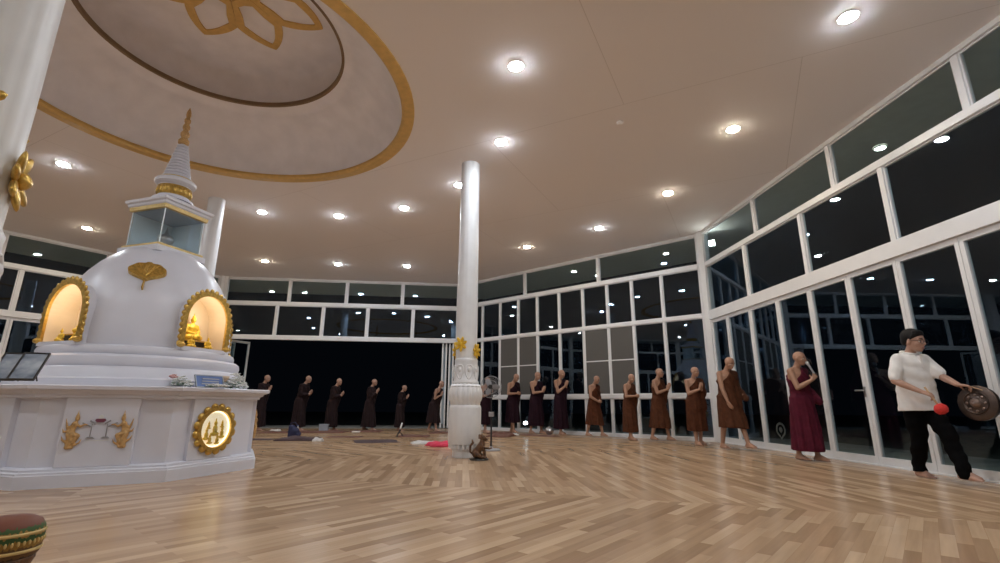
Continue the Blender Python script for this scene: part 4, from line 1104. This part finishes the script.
person('person', 'stooping person with a bare shoulder left of the column by the folded doors', gp_(433, 432), HB - rad(25), 1.60, M['skin_far'], M['dark'], hem=0.30, voxel=FAR, **anjali(1.22, 0.26), lean=0.34, neck=(0.3, 0), feet=step(0.16, 0.22))
person('person', 'person in a plum robe mostly hidden behind the column and the fan', gp_(485, 433), HM, 1.70, M['skin_far'], M['plum'], hem=0.26, voxel=FAR, **anjali(1.2), neck=(0.3, 0), feet=step(0.1))
row = [
    (512.5, 433, 1.82, 'plum', 'person in plum robe looking down with clasped hands, right of the fan', dict(**clasp(1.12, 0.25), lean=0.07, neck=(0.55, 0), feet=step(0.13)), 0.30),
    (536, 434, 1.86, 'plum', 'middle one of three people in plum robes right of the fan, forearm raised', dict(**anjali(1.15, 0.28), lean=0.01, neck=(0.25, -0.1), feet=step(-0.12)), 0.22),
    (561, 435, 1.90, 'plum', 'rightmost person in a plum robe, palms joined high at the chin', dict(**anjali(1.27, 0.20), lean=0.0, neck=(0.12, 0), feet=step(0.07)), 0.16),
    (595, 437, 1.68, 'brown2', 'short person in a brown robe with hands held low at the waist, mid stride', dict(**clasp(0.97, 0.22), lean=0.06, neck=(0.45, -0.1), feet=step(-0.2)), 0.33),
    (631, 440, 1.67, 'brown', 'person in brown robe with hands clasped at the chest before the grey screens', dict(**clasp(1.12, 0.27), lean=0.06, neck=(0.35, -0.25), feet=step(0.07)), 0.20),
    (661, 441, 1.80, 'brown', 'tall person in brown robe with joined palms, left of the corner post', dict(**anjali(1.20, 0.27), lean=0.04, neck=(0.12, 0), feet=step(-0.17)), 0.30),
]
for x, y, h, m, lb, kw, hm in row:
    person('person', lb, gp_(x, y), HM - rad(4), h, M['skin'], M[m], hem=hm, voxel=0.0095, **kw)
person('person', 'person in brown robe with joined palms before the white corner post', gp_(699, 445), rad(-78), 1.75, M['skin'], M['brown2'], hem=0.30, **anjali(1.2, 0.24), lean=0.02, neck=(0.15, 0.35), feet=((0.05, -0.08), (-0.04, 0.08)), sling=1, girth=1.2)
person('person', 'burly person in brown robe striding, one arm hanging, right of corner post', gp_(733.5, 450), rad(-70), 1.86, M['skin'], M['brown'], hem=0.40, Rw=V((0.17, -0.17, 0.83)), Rd=V((0.35, 0.25, -0.9)), Rn=V((-0.3, 0.9, 0.1)), cover=True, Lw=V((0.12, 0.27, 1.0)), Ld=V((0.6, -0.3, -0.5)), Ln=V((-0.5, -0.6, 0)), curl=(0.35, 0.4), Rp=V((-0.7, -0.7, 0.2)), lean=0.05, neck=(0.42, 0.0), feet=((-0.16, -0.09), (0.30, 0.08)), sling=1, girth=1.22, hemw=0.6)
mic_man = person('person', 'person in maroon robe holding a microphone to the mouth', gp_(810, 461), rad(-62), 1.78, M['skin'], M['maroon'], hem=0.15, Rw=V((0.25, -0.045, 1.245)), Rd=V((0.25, 0.55, 0.75)), Rn=V((-0.75, 0.65, -0.1)), cover=True, Lw=V((0.13, 0.20, 1.0)), Ld=V((0.4, -0.3, -0.6)), Ln=V((-0.8, -0.3, 0)), curl=(0.75, 0.5), girth=1.14, lean=-0.02, neck=(0.15, 0.1), feet=((-0.12, -0.07), (0.10, 0.06)))
def to_world(info, p): 
    r = info['root']; return r.matrix_basis @ (Vector(p) * info['k'])
# microphone
hp = mic_man['hp']; a = to_world(mic_man, mic_man['wR'] + V((0.045, 0.05, 0.03))); t = to_world(mic_man, hp(0.125, 0, -0.075)); d = (t - a).normalized()
q = d.to_track_quat('Z', 'Y').to_matrix()
mc = MB().lathe([(0.011, -0.02), (0.014, 0.0), (0.018, 0.14), (0.021, 0.155)], 18, rot=q).build('microphone', M['grayplastic'], smooth=True)
mc.location = t - d * 0.17
MB().lathe([(0.016, 0.15), (0.026, 0.165), (0.028, 0.19), (0.02, 0.21), (0.006, 0.217)], 18, rot=q).build('grille', M['steel'], mc, smooth=True)
tag(mc, 'pale hand microphone held to the mouth of the person in the maroon robe', 'microphone')

# the drummer in white shirt and black trousers
mloc = onz(934, 480, 0); mrz = rad(-84); mh = 1.84; mk = mh / 1.66
MI = (Matrix.Translation(mloc) @ Matrix.Rotation(mrz, 4, 'Z')).inverted()
def mloc_of(px, py, d): return (MI @ at_range(px, py, d)) / mk
dist0 = math.hypot(mloc.x, mloc.y)
fR = MI @ onz(921, 477, 0) / mk; fL = MI @ onz(969, 486, 0) / mk
Rw = mloc_of(921, 391, dist0 - 0.34); Lw = mloc_of(958, 384, dist0 - 0.25)
man = person('person', 'barefoot person in a white polo shirt, black trousers and glasses carrying a gong', mloc, mrz, mh, M['skin_man'], None, man=True, voxel=0.0065,
             Rw=Rw, Rd=V((0.55, 0.55, -0.35)), Rn=V((0.0, 0.5, -0.8)), Lw=Lw, Ld=V((0.45, 0.85, -0.15)), Ln=V((-0.3, -0.1, -0.9)), curl=(0.8, 0.8), lean=0.02, neck=(0.20, 0.22), headk=1.13,
             feet=((fR.x, fR.y), (fL.x, fL.y)), girth=1.12, drop=0.05, Rp=V((-0.6, -0.8, -0.4)), Lp=V((-0.3, 0.5, -0.8)))
mk = man['k']
def garment(mb, name, m, voxel, cuts, k, root, disp=None, sm=4):
    me = remesh(mb, voxel, sm)
    bm = bmesh.new(); bm.from_mesh(me)
    for co, no in cuts:
        r = bmesh.ops.bisect_plane(bm, geom=bm.verts[:] + bm.edges[:] + bm.faces[:], plane_co=co, plane_no=no, clear_outer=True)
        bmesh.ops.holes_fill(bm, edges=[x for x in r['geom_cut'] if isinstance(x, bmesh.types.BMEdge)], sides=0)
    if disp:
        bm.normal_update()
        for v in bm.verts: v.co += v.normal * disp(v.co)
    bm.to_mesh(me); bm.free(); me.transform(Matrix.Scale(k, 4))
    o = from_mesh(name, me, m, root); edge_split(o, 60); return o
P = man['P']; R_ = man['root']
b = MB()
b.rings([(c, rx + 0.026, ry + 0.03) for c, rx, ry in man['torso'] if 0.80 < c.z < 1.40], 24)
b.rings([(P(0.005, 0, 0.79), 0.165, 0.225), (P(0.005, 0, 0.92), 0.162, 0.222), (P(0.005, 0, 1.06), 0.150, 0.212), (P(0.003, 0, 1.26), 0.146, 0.208), (P(0, 0, 1.34), 0.12, 0.19)], 24)
for sh, el, sg in ((man['shR'], man['elR'], -1), (man['shL'], man['elL'], 1)):
    b.caps(P(-0.02, 0.06 * sg, 1.385), 0.075, sh, 0.064); b.caps(sh, 0.064, sh.lerp(el, 0.82), 0.067)
cuts = [(P(0, 0, 0.80), V((0.03, 0, -1)))]
for sh, el in ((man['shR'], man['elR']), (man['shL'], man['elL'])): pass
b2 = lambda c: 0.004 * math.sin(30 * c.z + 14 * c.y) * (1 if c.z < 1.25 else 0.4) + 0.003 * math.sin(50 * (c.z + c.x))
shirt = garment(b, 'polo_shirt', M['shirt'], 0.010, cuts + [(P(0, 0, 1.452), V((0.2, 0, 1)))], mk, R_, b2)
cb = MB()
N = 20
for zz, rr in ((0, 0),):
    pts = []
    for i in range(N):
        t = 2 * PI * i / N; pts.append(P(0.0, 0, 1.452) * mk + V((0.072 * math.cos(t), 0.082 * math.sin(t), -0.022 * math.cos(t) + 0.008)) * mk)
    cb.tube(pts, 0.017 * mk, 8, closed=True)
cb.build('collar', M['shirt'], shirt, smooth=True)
pl = MB(); pl.poly([(-0.014, 1.27), (0.014, 1.27), (0.014, 1.42), (-0.014, 1.42)], P(0.145, 0, 0) * mk, V((0, 1, 0)) * mk, V((0, 0, 1)) * mk, V((1, 0, 0)) * mk, -0.06, 0.006)
pl.build('placket', M['shirt'], shirt)
b = MB()
b.rings([(P(0, 0, 0.80), 0.12, 0.165), (P(0, 0, 0.88), 0.132, 0.182), (P(0, 0, 0.97), 0.126, 0.175)], 24)
for hip, kn, an in zip(man['hip'], man['kn'], man['an']):
    b.caps(hip + V((0, 0, -0.02)), 0.112, kn, 0.086); b.caps(kn, 0.086, an + V((0.0, 0, 0.03)), 0.066)
    b.caps(an + V((0, 0, 0.07)), 0.070, an + V((0.01, 0, -0.02)), 0.066)
garment(b, 'trousers', M['trouser'], 0.011, [(V((0, 0, 0.07)), V((0, 0, -1)))], mk, R_, lambda c: 0.005 * math.sin(26 * c.z + 9 * c.y) + 0.004 * math.sin(55 * c.z - 20 * c.x))
hp, HRm = man['hp'], man['HR']
b = MB(); b.ell(hp(-0.026, 0, 0.038), 0.098, 0.085, 0.093, HRm, 24, 14); b.ell(hp(0.022, 0, 0.092), 0.050, 0.062, 0.026, HRm, 16, 9); b.ell(hp(-0.06, 0, -0.01), 0.055, 0.072, 0.06, HRm, 16, 9)
for i in range(26):
    t = -1.3 + 2.6 * i / 25; b.caps(hp(0.046 * math.cos(t) + 0.012, 0.064 * math.sin(t), 0.095), 0.012, hp(0.066 * math.cos(t) + 0.006, 0.075 * math.sin(t), 0.064 + 0.009 * math.sin(i * 2.3)), 0.006, 8)
for sg in (-1, 1): b.caps(hp(0.02, 0.074 * sg, 0.05), 0.012, hp(0.012, 0.076 * sg, 0.005), 0.007, 8)
hair_me = remesh(b, 0.007, 2)
bm = bmesh.new(); bm.from_mesh(hair_me)
r = bmesh.ops.bisect_plane(bm, geom=bm.verts[:] + bm.edges[:] + bm.faces[:], plane_co=hp(0.06, 0, 0.052), plane_no=HRm @ V((0.62, 0, -0.78)), clear_outer=True)
bmesh.ops.holes_fill(bm, edges=[x for x in r['geom_cut'] if isinstance(x, bmesh.types.BMEdge)], sides=0)
bm.to_mesh(hair_me); bm.free(); hair_me.transform(Matrix.Scale(mk, 4)); from_mesh('hair', hair_me, M['hair'], R_)
b = MB()
for sg in (-1, 1):
    pts = [hp(0.095, 0.034 * sg + 0.025 * math.cos(2 * PI * i / 20), 0.0 + 0.019 * math.sin(2 * PI * i / 20)) for i in range(20)]
    b.tube(pts, 0.0028, 6, closed=True); b.tube([hp(0.094, 0.058 * sg, 0.006), hp(0.05, 0.078 * sg, 0.006), hp(-0.01, 0.083 * sg, 0.004)], 0.0028, 6)
b.tube([hp(0.097, -0.010, 0.004), hp(0.101, 0, 0.007), hp(0.097, 0.010, 0.004)], 0.0028, 6)
b.v = [tuple(c * mk for c in v) for v in b.v]; b.build('glasses', M['blackplastic'], R_, smooth=True)
# mallet
hr = to_world(man, man['wR'] + V((0.05, 0.05, -0.03))); tip = at_range(941, 409, math.hypot(hr.x, hr.y) - 0.06); d = (tip - hr).normalized()
ml = MB().tube([hr - d * 0.10, tip], 0.011, 10).build('mallet', M['wood'], smooth=True)
q = d.to_track_quat('Z', 'Y').to_matrix()
MB().lathe([(0.012, -0.055), (0.045, -0.05), (0.066, -0.02), (0.07, 0.01), (0.055, 0.045), (0.02, 0.06)], 24, tip, rot=q).build('red_head', M['redwool'], ml, smooth=True)
tag(ml, 'wooden mallet with a red padded head in the hand of the person in white', 'mallet')
# gong
lw = to_world(man, man['wL'] + Vector((0.05, 0.085, -0.02)))
gc = at_range(977, 403, math.hypot(lw.x, lw.y) + 0.02)
toc = (V((0, 0, H)) - gc); toc.z = 0; toc.normalize()
nrm = (toc + V((-0.48, 0.42, 0.10))).normalized(); q = nrm.to_track_quat('Z', 'Y').to_matrix()
GR = 0.20
gg = MB().lathe([(GR - 0.02, -0.07), (GR, -0.06), (GR + 0.004, -0.005), (GR - 0.012, 0.008), (GR * 0.66, 0.012), (GR * 0.62, 0.024), (GR * 0.56, 0.012), (GR * 0.42, 0.012), (GR * 0.38, 0.004), (GR * 0.30, 0.010), (GR * 0.24, 0.040), (GR * 0.12, 0.060), (0.001, 0.063), (0.001, 0.05), (GR * 0.2, 0.03), (GR * 0.6, 0.0), (GR - 0.02, -0.004)], 48, rot=q, close=True).build('gong', M['bronze'], smooth=True)
gg.location = gc; edge_split(gg, 40)
for k in range(8):
    t = 2 * PI * k / 8; MB().ell(q @ V((GR * 0.47 * math.cos(t), GR * 0.47 * math.sin(t), 0.012)), GR * 0.085, GR * 0.085, 0.012, q, 10, 6).build('boss', M['bronzeworn'], gg, smooth=True)
gb_ = MB().lathe([(0.001, 0.0655), (GR * 0.12, 0.0625), (GR * 0.24, 0.0425), (GR * 0.30, 0.0125), (GR * 0.30, 0.008), (0.001, 0.04)], 32, rot=q, close=True).build('centre_boss', M['bronzeworn'], gg, smooth=True)
right = q @ V((1, 0, 0))
upv = (V((0, 0, 1)) - nrm * nrm.z).normalized(); rt = upv.cross(nrm)
h1 = gc + upv * GR * 0.94 - rt * 0.06 - nrm * 0.03; h2 = gc + upv * GR * 0.55 + rt * GR * 0.80 - nrm * 0.03
b = MB().tube([h1 - gc, lw - gc, h2 - gc], 0.006, 8); b.build('cord', M['wood'], gg, smooth=True)
tag(gg, 'round dark bronze gong with raised centre hanging from a cord in the left hand', 'gong')

# ------------------------------------------------------------------ fan, carved figure and stool
def fan():
    base = onz(491, 450.5, 0); top = at_range(489, 387, math.hypot(base.x, base.y)); hgt = top.z
    root = empty('pedestal_fan', (base.x, base.y, 0), math.atan2(-base.y, -base.x) - rad(12)); tag(root, 'grey pedestal fan standing right of the white column', 'fan')
    MB().lathe([(0.18, 0), (0.185, 0.012), (0.17, 0.028), (0.05, 0.04), (0.03, 0.07), (0.02, 0.075)], 32).build('base', M['grayplastic'], root, smooth=True)
    MB().lathe([(0.018, 0.06), (0.018, hgt * 0.55), (0.026, hgt * 0.55), (0.026, hgt * 0.58), (0.013, hgt * 0.585), (0.013, hgt - 0.05)], 16).build('pole', M['blackplastic'], root)
    MB().caps((-0.09, 0, hgt), 0.05, (0.02, 0, hgt), 0.055, 16).build('motor', M['blackplastic'], root, smooth=True)
    MB().bx(-0.03, 0.03, -0.05, 0.05, hgt * 0.55 - 0.03, hgt * 0.55 + 0.06).build('control_box', M['grayplastic'], root, bevel=0.006)
    b = MB()
    for k in range(3):
        a = 2 * PI * k / 3
        rot = Matrix.Rotation(a, 3, 'X') @ Matrix.Rotation(rad(24), 3, 'Z')
        b.ell(Vector((0.07, 0, hgt)) + Matrix.Rotation(a, 3, 'X') @ Vector((0, 0.10, 0)), 0.006, 0.085, 0.055, Matrix.Rotation(a, 3, 'X') @ Matrix.Rotation(rad(22), 3, 'Y'), 14, 8)
    b.build('blades', M['grayplastic'], root, smooth=True)
    g = MB(); R0 = 0.215
    for xx, rr in ((0.035, R0 * .98), (0.07, R0), (0.105, R0 * .97), (0.122, R0 * .6), (0.126, R0 * .3), (0.02, R0 * .6)):
        g.tube([(xx, rr * math.cos(2 * PI * i / 32), hgt + rr * math.sin(2 * PI * i / 32)) for i in range(32)], 0.0032, 5, closed=True)
    for i in range(36):
        a = 2 * PI * i / 36; c, s_ = math.cos(a), math.sin(a)
        g.tube([(0.128, 0.035 * c, hgt + 0.035 * s_), (0.124, R0 * .5 * c, hgt + R0 * .5 * s_), (0.105, R0 * .95 * c, hgt + R0 * .95 * s_), (0.07, R0 * c, hgt + R0 * s_), (0.03, R0 * .95 * c, hgt + R0 * .95 * s_), (0.012, 0.05 * c, hgt + 0.05 * s_)], 0.0016, 4)
    g.build('guard', M['grayplastic'], root)
    MB().lathe([(0.042, 0.0), (0.042, 0.008), (0.03, 0.014), (0.001, 0.015)], 20, Vector((0.124, 0, hgt)), rot=Matrix.Rotation(PI / 2, 3, 'Y')).build('badge', M['blackplastic'], root)
fan()
def guardian():
    p = onz(479, 460, 0); root = empty('carved_statue', (p.x, p.y, 0), rad(-10)); root.scale = (.88, .88, .88); tag(root, 'brown carved wooden seated lion figure at the foot of the column', 'statue')
    MB().lathe([(0.17, 0), (0.175, 0.012), (0.165, 0.028), (0.12, 0.032)], 24).build('base', M['black'], root)
    b = MB()
    b.ell((-0.05, 0, 0.12), 0.085, 0.085, 0.095); b.caps((-0.04, 0, 0.14), 0.075, (0.045, 0, 0.27), 0.062); b.caps((0.045, 0, 0.27), 0.055, (0.06, 0, 0.34), 0.045)
    for sg in (-1, 1):
        b.caps((-0.05, 0.065 * sg, 0.11), 0.055, (0.03, 0.075 * sg, 0.075), 0.035); b.caps((0.02, 0.075 * sg, 0.06), 0.028, (0.085, 0.07 * sg, 0.048), 0.025)
        b.caps((0.055, 0.045 * sg, 0.26), 0.032, (0.095, 0.045 * sg, 0.14), 0.022); b.caps((0.095, 0.045 * sg, 0.14), 0.022, (0.10, 0.045 * sg, 0.055), 0.020); b.ell((0.115, 0.045 * sg, 0.045), 0.032, 0.022, 0.016)
    body = from_mesh('body', remesh(b, 0.009, 3), M['carved'], root)
    h = MB(); h.ell((0.075, 0, 0.385), 0.055, 0.05, 0.05); h.caps((0.10, 0, 0.372), 0.033, (0.138, 0, 0.365), 0.025); h.caps((0.10, 0, 0.352), 0.02, (0.125, 0, 0.340), 0.014)
    for sg in (-1, 1): h.caps((0.055, 0.04 * sg, 0.41), 0.016, (0.04, 0.055 * sg, 0.45), 0.008); h.ell((0.118, 0.022 * sg, 0.392), 0.012, 0.012, 0.012)
    for k in range(9):
        a = -1.3 + 2.6 * k / 8; h.caps((0.03, 0.045 * math.sin(a), 0.37 + 0.05 * math.cos(a)), 0.022, (-0.01, 0.065 * math.sin(a), 0.36 + 0.085 * math.cos(a)), 0.006, 8)
    from_mesh('head', remesh(h, 0.007, 2), M['carved'], root)
    t = MB(); t.tube([(-0.12, 0, 0.10), (-0.17, 0, 0.14), (-0.165, 0, 0.24), (-0.12, 0, 0.30), (-0.14, 0, 0.36)], [0.016, 0.018, 0.02, 0.024, 0.006], 10); t.build('tail', M['carved'], root, smooth=True)
    f = MB(); f.tube([(0.09, 0, 0.21), (0.19, 0, 0.20), (0.24, 0.0, 0.215)], [0.018, 0.016, 0.012], 10); f.build('raised_paw', M['carved'], root, smooth=True)
guardian()
p = at_range(4, 545, 2.68)
stl = empty('stool', (p.x, p.y, 0)); tag(stl, 'dark stool with a gold and green brocade cushion at the bottom left corner', 'stool')
STZ = at_range(10, 516, 2.68).z
k_ = STZ / 0.46
MB().lathe([(0.15, 0.0), (0.16, 0.02), (0.15, 0.05), (0.11, 0.10), (0.085, 0.17), (0.10, 0.24), (0.14, 0.29), (0.155, 0.31), (0.15, 0.32)], 36).build('pedestal', M['carved'], stl, smooth=True).scale = (1, 1, k_)
cu_ = MB().lathe([(0.145, 0.315), (0.165, 0.33), (0.172, 0.36), (0.176, 0.39), (0.17, 0.42), (0.15, 0.443), (0.11, 0.455), (0.05, 0.46), (0.001, 0.46)], 48).build('cushion', M['brocade'], stl, smooth=True); cu_.scale = (1, 1, k_)
b = MB()
for zz, rr in ((0.345, 0.172), (0.405, 0.176)): b.tube([(rr * math.cos(2 * PI * i / 48), rr * math.sin(2 * PI * i / 48), zz) for i in range(48)], 0.006, 6, closed=True)
for i in range(40): a = 2 * PI * i / 40; b.ell((0.176 * math.cos(a), 0.176 * math.sin(a), 0.375), 0.007, 0.007, 0.009, None, 8, 5)
tr_ = b.build('beaded_trim', M['goldtrim'], cu_, smooth=True)
stl.scale = (0.62, 0.62, 1)

# ------------------------------------------------------------------ mats and belongings on the floor
def floor_mat(px, py, w_, d_, rz, m, label, fold=0.0, seed=0, name='floor_mat', cat='mat', group='mats on the floor', z=0.0):
    R = random.Random(seed); c = onz(px, py, 0); nx, ny = 18, 12; vs = []; fs = []
    th = 0.018 + fold
    for lay in (0, 1):
        for j in range(ny + 1):
            for i in range(nx + 1):
                u = i / nx - .5; v = j / ny - .5
                e = min(1.0, min(.5 - abs(u), .5 - abs(v)) * 9 + 0.25)
                h_ = th * e * (0.75 + 0.3 * math.sin(7 * u + seed) * math.cos(6 * v + 2 * seed)) + fold * 0.5 * max(0, math.sin(9 * u + 4 * v + seed)) * e
                wob = 0.02 * math.sin(9 * v + seed); wob2 = 0.015 * math.sin(8 * u + seed)
                vs.append((u * w_ + wob, v * d_ + wob2, (h_ if lay else 0.0) + 0.001))
    n1 = (nx + 1) * (ny + 1)
    for j in range(ny):
        for i in range(nx):
            a = j * (nx + 1) + i
            fs.append((n1 + a, n1 + a + 1, n1 + a + nx + 2, n1 + a + nx + 1)); fs.append((a + nx + 1, a + nx + 2, a + 1, a))
    loop = [i for i in range(nx)] + [j * (nx + 1) + nx for j in range(ny)] + [ny * (nx + 1) + i for i in range(nx, 0, -1)] + [j * (nx + 1) for j in range(ny, 0, -1)]
    for q in range(len(loop)):
        a, b_ = loop[q], loop[(q + 1) % len(loop)]; fs.append((a, b_, n1 + b_, n1 + a))
    b = MB().add(vs, fs); o = b.build(name, M[m], smooth=True); o.location = (c.x, c.y, z); o.rotation_euler = (0, 0, rz)
    tag(o, label, cat, group); return o
floor_mat(254, 439.6, 0.9, 0.45, 0.1, 'mat_dark', 'dark mat just beside the right end of the stupa base', 0.0, 1)
floor_mat(299, 440.0, 0.95, 0.75, 0.15, 'mat_dark', 'thick dark folded mat under the navy bag', 0.05, 2)
floor_mat(277, 432.6, 0.95, 0.7, 0.1, 'mat_brown', 'brown mat behind the navy bag, nearest the stupa', 0.02, 3)
floor_mat(320, 432.4, 1.5, 0.9, 0.1, 'mat_brown', 'long brown mat behind the pale box', 0.03, 4)
floor_mat(366, 431.6, 1.0, 0.8, 0.1, 'mat_brown', 'brown mat at the doorway below the garden lamp', 0.02, 5)
floor_mat(376, 441.4, 1.0, 1.0, 0.35, 'mat_dark', 'dark mat lying alone in the middle of the floor before the doorway', 0.0, 6)
floor_mat(414, 436.4, 0.85, 0.7, 0.05, 'mat_brown', 'brown mat right of the black and white tripod', 0.02, 7)
floor_mat(441, 433.0, 0.7, 0.7, 0.1, 'mat_brown', 'brown mat at the feet of the stooping person', 0.02, 8)
floor_mat(345, 437.0, 0.9, 0.5, 0.1, 'mat_brown', 'thin brown mat between the navy bag and the lone dark mat', 0.0, 9)
floor_mat(501, 436.5, 0.62, 0.8, -0.35, 'mat_brown', 'folded brown mat right of the fan pole, front one', 0.05, 10)
floor_mat(499, 433.8, 0.6, 0.6, -0.35, 'mat_brown', 'brown mat behind the folded one right of the fan pole', 0.04, 11)
floor_mat(537, 435.6, 1.3, 0.5, -0.7, 'mat_brown', 'long brown mat under the feet of the people in plum robes', 0.0, 12)
floor_mat(442, 446.0, 0.55, 0.5, 0.5, 'red', 'crimson cloth bundle on the floor against the column', 0.06, 13, 'cloth_bundle', 'cloth', None)
floor_mat(424, 443.6, 0.55, 0.45, 0.3, 'lightcloth', 'pale crumpled cloth left of the crimson bundle', 0.035, 14, 'folded_cloth', 'cloth', None)
floor_mat(318, 441.2, 0.22, 0.25, 0.3, 'lightcloth', 'pale cloth at the right end of the thick dark mat', 0.05, 15, 'folded_cloth', 'cloth', None)
floor_mat(515, 435.4, 0.2, 0.2, 0.3, 'lightcloth', 'small white cloth right of the folded mats by the fan', 0.03, 16, 'folded_cloth', 'cloth', None)
floor_mat(275, 431.2, 0.3, 0.3, 0.3, 'lightcloth', 'small white cloth at the feet of the leftmost person in the doorway', 0.04, 17, 'folded_cloth', 'cloth', None)
# navy bag
p = onz(293, 438, 0); bag = empty('bag', (p.x, p.y, 0.03), 0.2); tag(bag, 'navy cloth bag slumped on the dark mat', 'bag')
b = MB(); b.ell((0, 0, 0.12), 0.15, 0.11, 0.13); b.ell((0.06, 0.02, 0.07), 0.13, 0.10, 0.08); b.ell((-0.05, 0, 0.22), 0.09, 0.08, 0.08); b.bx(-.13, .14, -.09, .09, 0.0, 0.08)
from_mesh('body', remesh(b, 0.015, 5), M['navy'], bag)
MB().tube([(-0.10, 0, 0.24), (-0.09, 0, 0.33), (0.0, 0, 0.36), (0.06, 0, 0.31), (0.07, 0, 0.20)], 0.012, 8).build('strap', M['navy'], bag, smooth=True)
p = onz(293, 434, 0); btl = MB().lathe([(0.03, 0), (0.032, 0.01), (0.032, 0.16), (0.015, 0.20), (0.015, 0.21)], 16).build('bottle', M['lightcloth'], smooth=True); btl.location = (p.x, p.y + 0.3, 0)
MB().lathe([(0.017, 0.208), (0.017, 0.235), (0.001, 0.236)], 14).build('cap', M['blue'], btl); tag(btl, 'small white bottle standing behind the navy bag', 'bottle')
# pale box
p = onz(323.5, 432, 0); bx_ = empty('storage_box', (p.x, p.y, 0), 0.15); tag(bx_, 'pale blue-grey box on the floor behind the mats', 'box')
MB().bx(-0.13, 0.13, -0.1, 0.1, 0.001, 0.20).build('body', M['paleblue'], bx_, bevel=0.01); MB().bx(-0.137, 0.137, -0.107, 0.107, 0.20, 0.235).build('lid', M['paleblue'], bx_, bevel=0.008)
# book
p = onz(356, 433, 0); bk = empty('book', (p.x, p.y, 0.024), 0.2); tag(bk, 'white paper book lying on the brown mat below the garden lamp', 'book')
MB().bx(-0.11, 0.11, -0.15, 0.15, 0.003, 0.027).build('pages', M['petal'], bk); q = MB(); q.bx(-0.115, 0.115, -0.155, 0.155, 0, 0.003); q.bx(-0.115, 0.115, -0.155, 0.155, 0.027, 0.03); q.bx(-0.115, -0.112, -0.155, 0.155, 0.003, 0.027); q.build('cover', M['lightcloth'], bk)
# small black and white tripod lamp
p = onz(399, 437, 0); tp = empty('tripod', (p.x, p.y, 0), 0.3); tag(tp, 'small black tripod with a white ring light before the doorway', 'tripod')
for k in range(3):
    a = 2 * PI * k / 3; MB().tube([(0.015 * math.cos(a), 0.015 * math.sin(a), 0.13), (0.12 * math.cos(a), 0.12 * math.sin(a), 0.008)], 0.012, 8).build('leg', M['blackplastic'], tp)
MB().caps((0, 0, 0.12), 0.022, (0.03, 0, 0.22), 0.022).build('stem', M['blackplastic'], tp, smooth=True)
MB().tube([(0.04 + 0.02 * math.sin(t), -0.02 + 0.065 * math.cos(t), 0.28 + 0.075 * math.sin(t)) for t in [2 * PI * i / 20 for i in range(20)]], 0.016, 8, closed=True).build('ring', M['petal'], tp, smooth=True)
# silver bowl by the plum robes
p = onz(549.5, 435.6, 0); bo_ = MB().lathe([(0.06, 0), (0.06, 0.015), (0.05, 0.02), (0.13, 0.08), (0.165, 0.16), (0.17, 0.20), (0.12, 0.27), (0.05, 0.30), (0.02, 0.31), (0.02, 0.33), (0.001, 0.335)], 28).build('alms_bowl', M['steel'], smooth=True)
bo_.scale = (.8, .8, .8); bo_.location = (p.x, p.y, 0); tag(bo_, 'shiny silver lidded bowl on the floor between two people in plum robes', 'bowl')
gp = at_range(525.5, 423, 19.5); gp.z = max(gp.z, 0.1)
g = MB().lathe([(0.06, -gp.z - 0.02), (0.06, -gp.z), (0.025, -gp.z + 0.02), (0.025, -0.07), (0.05, -0.06)], 14).build('garden_lamp', M['blackplastic'])
MB().ell((0, 0, 0), 0.08, 0.08, 0.07).build('globe', M['garden'], g, smooth=True)
g.location = gp; tag(g, 'small bluish garden lamp seen through the glass between two plum robes', 'garden lamp')
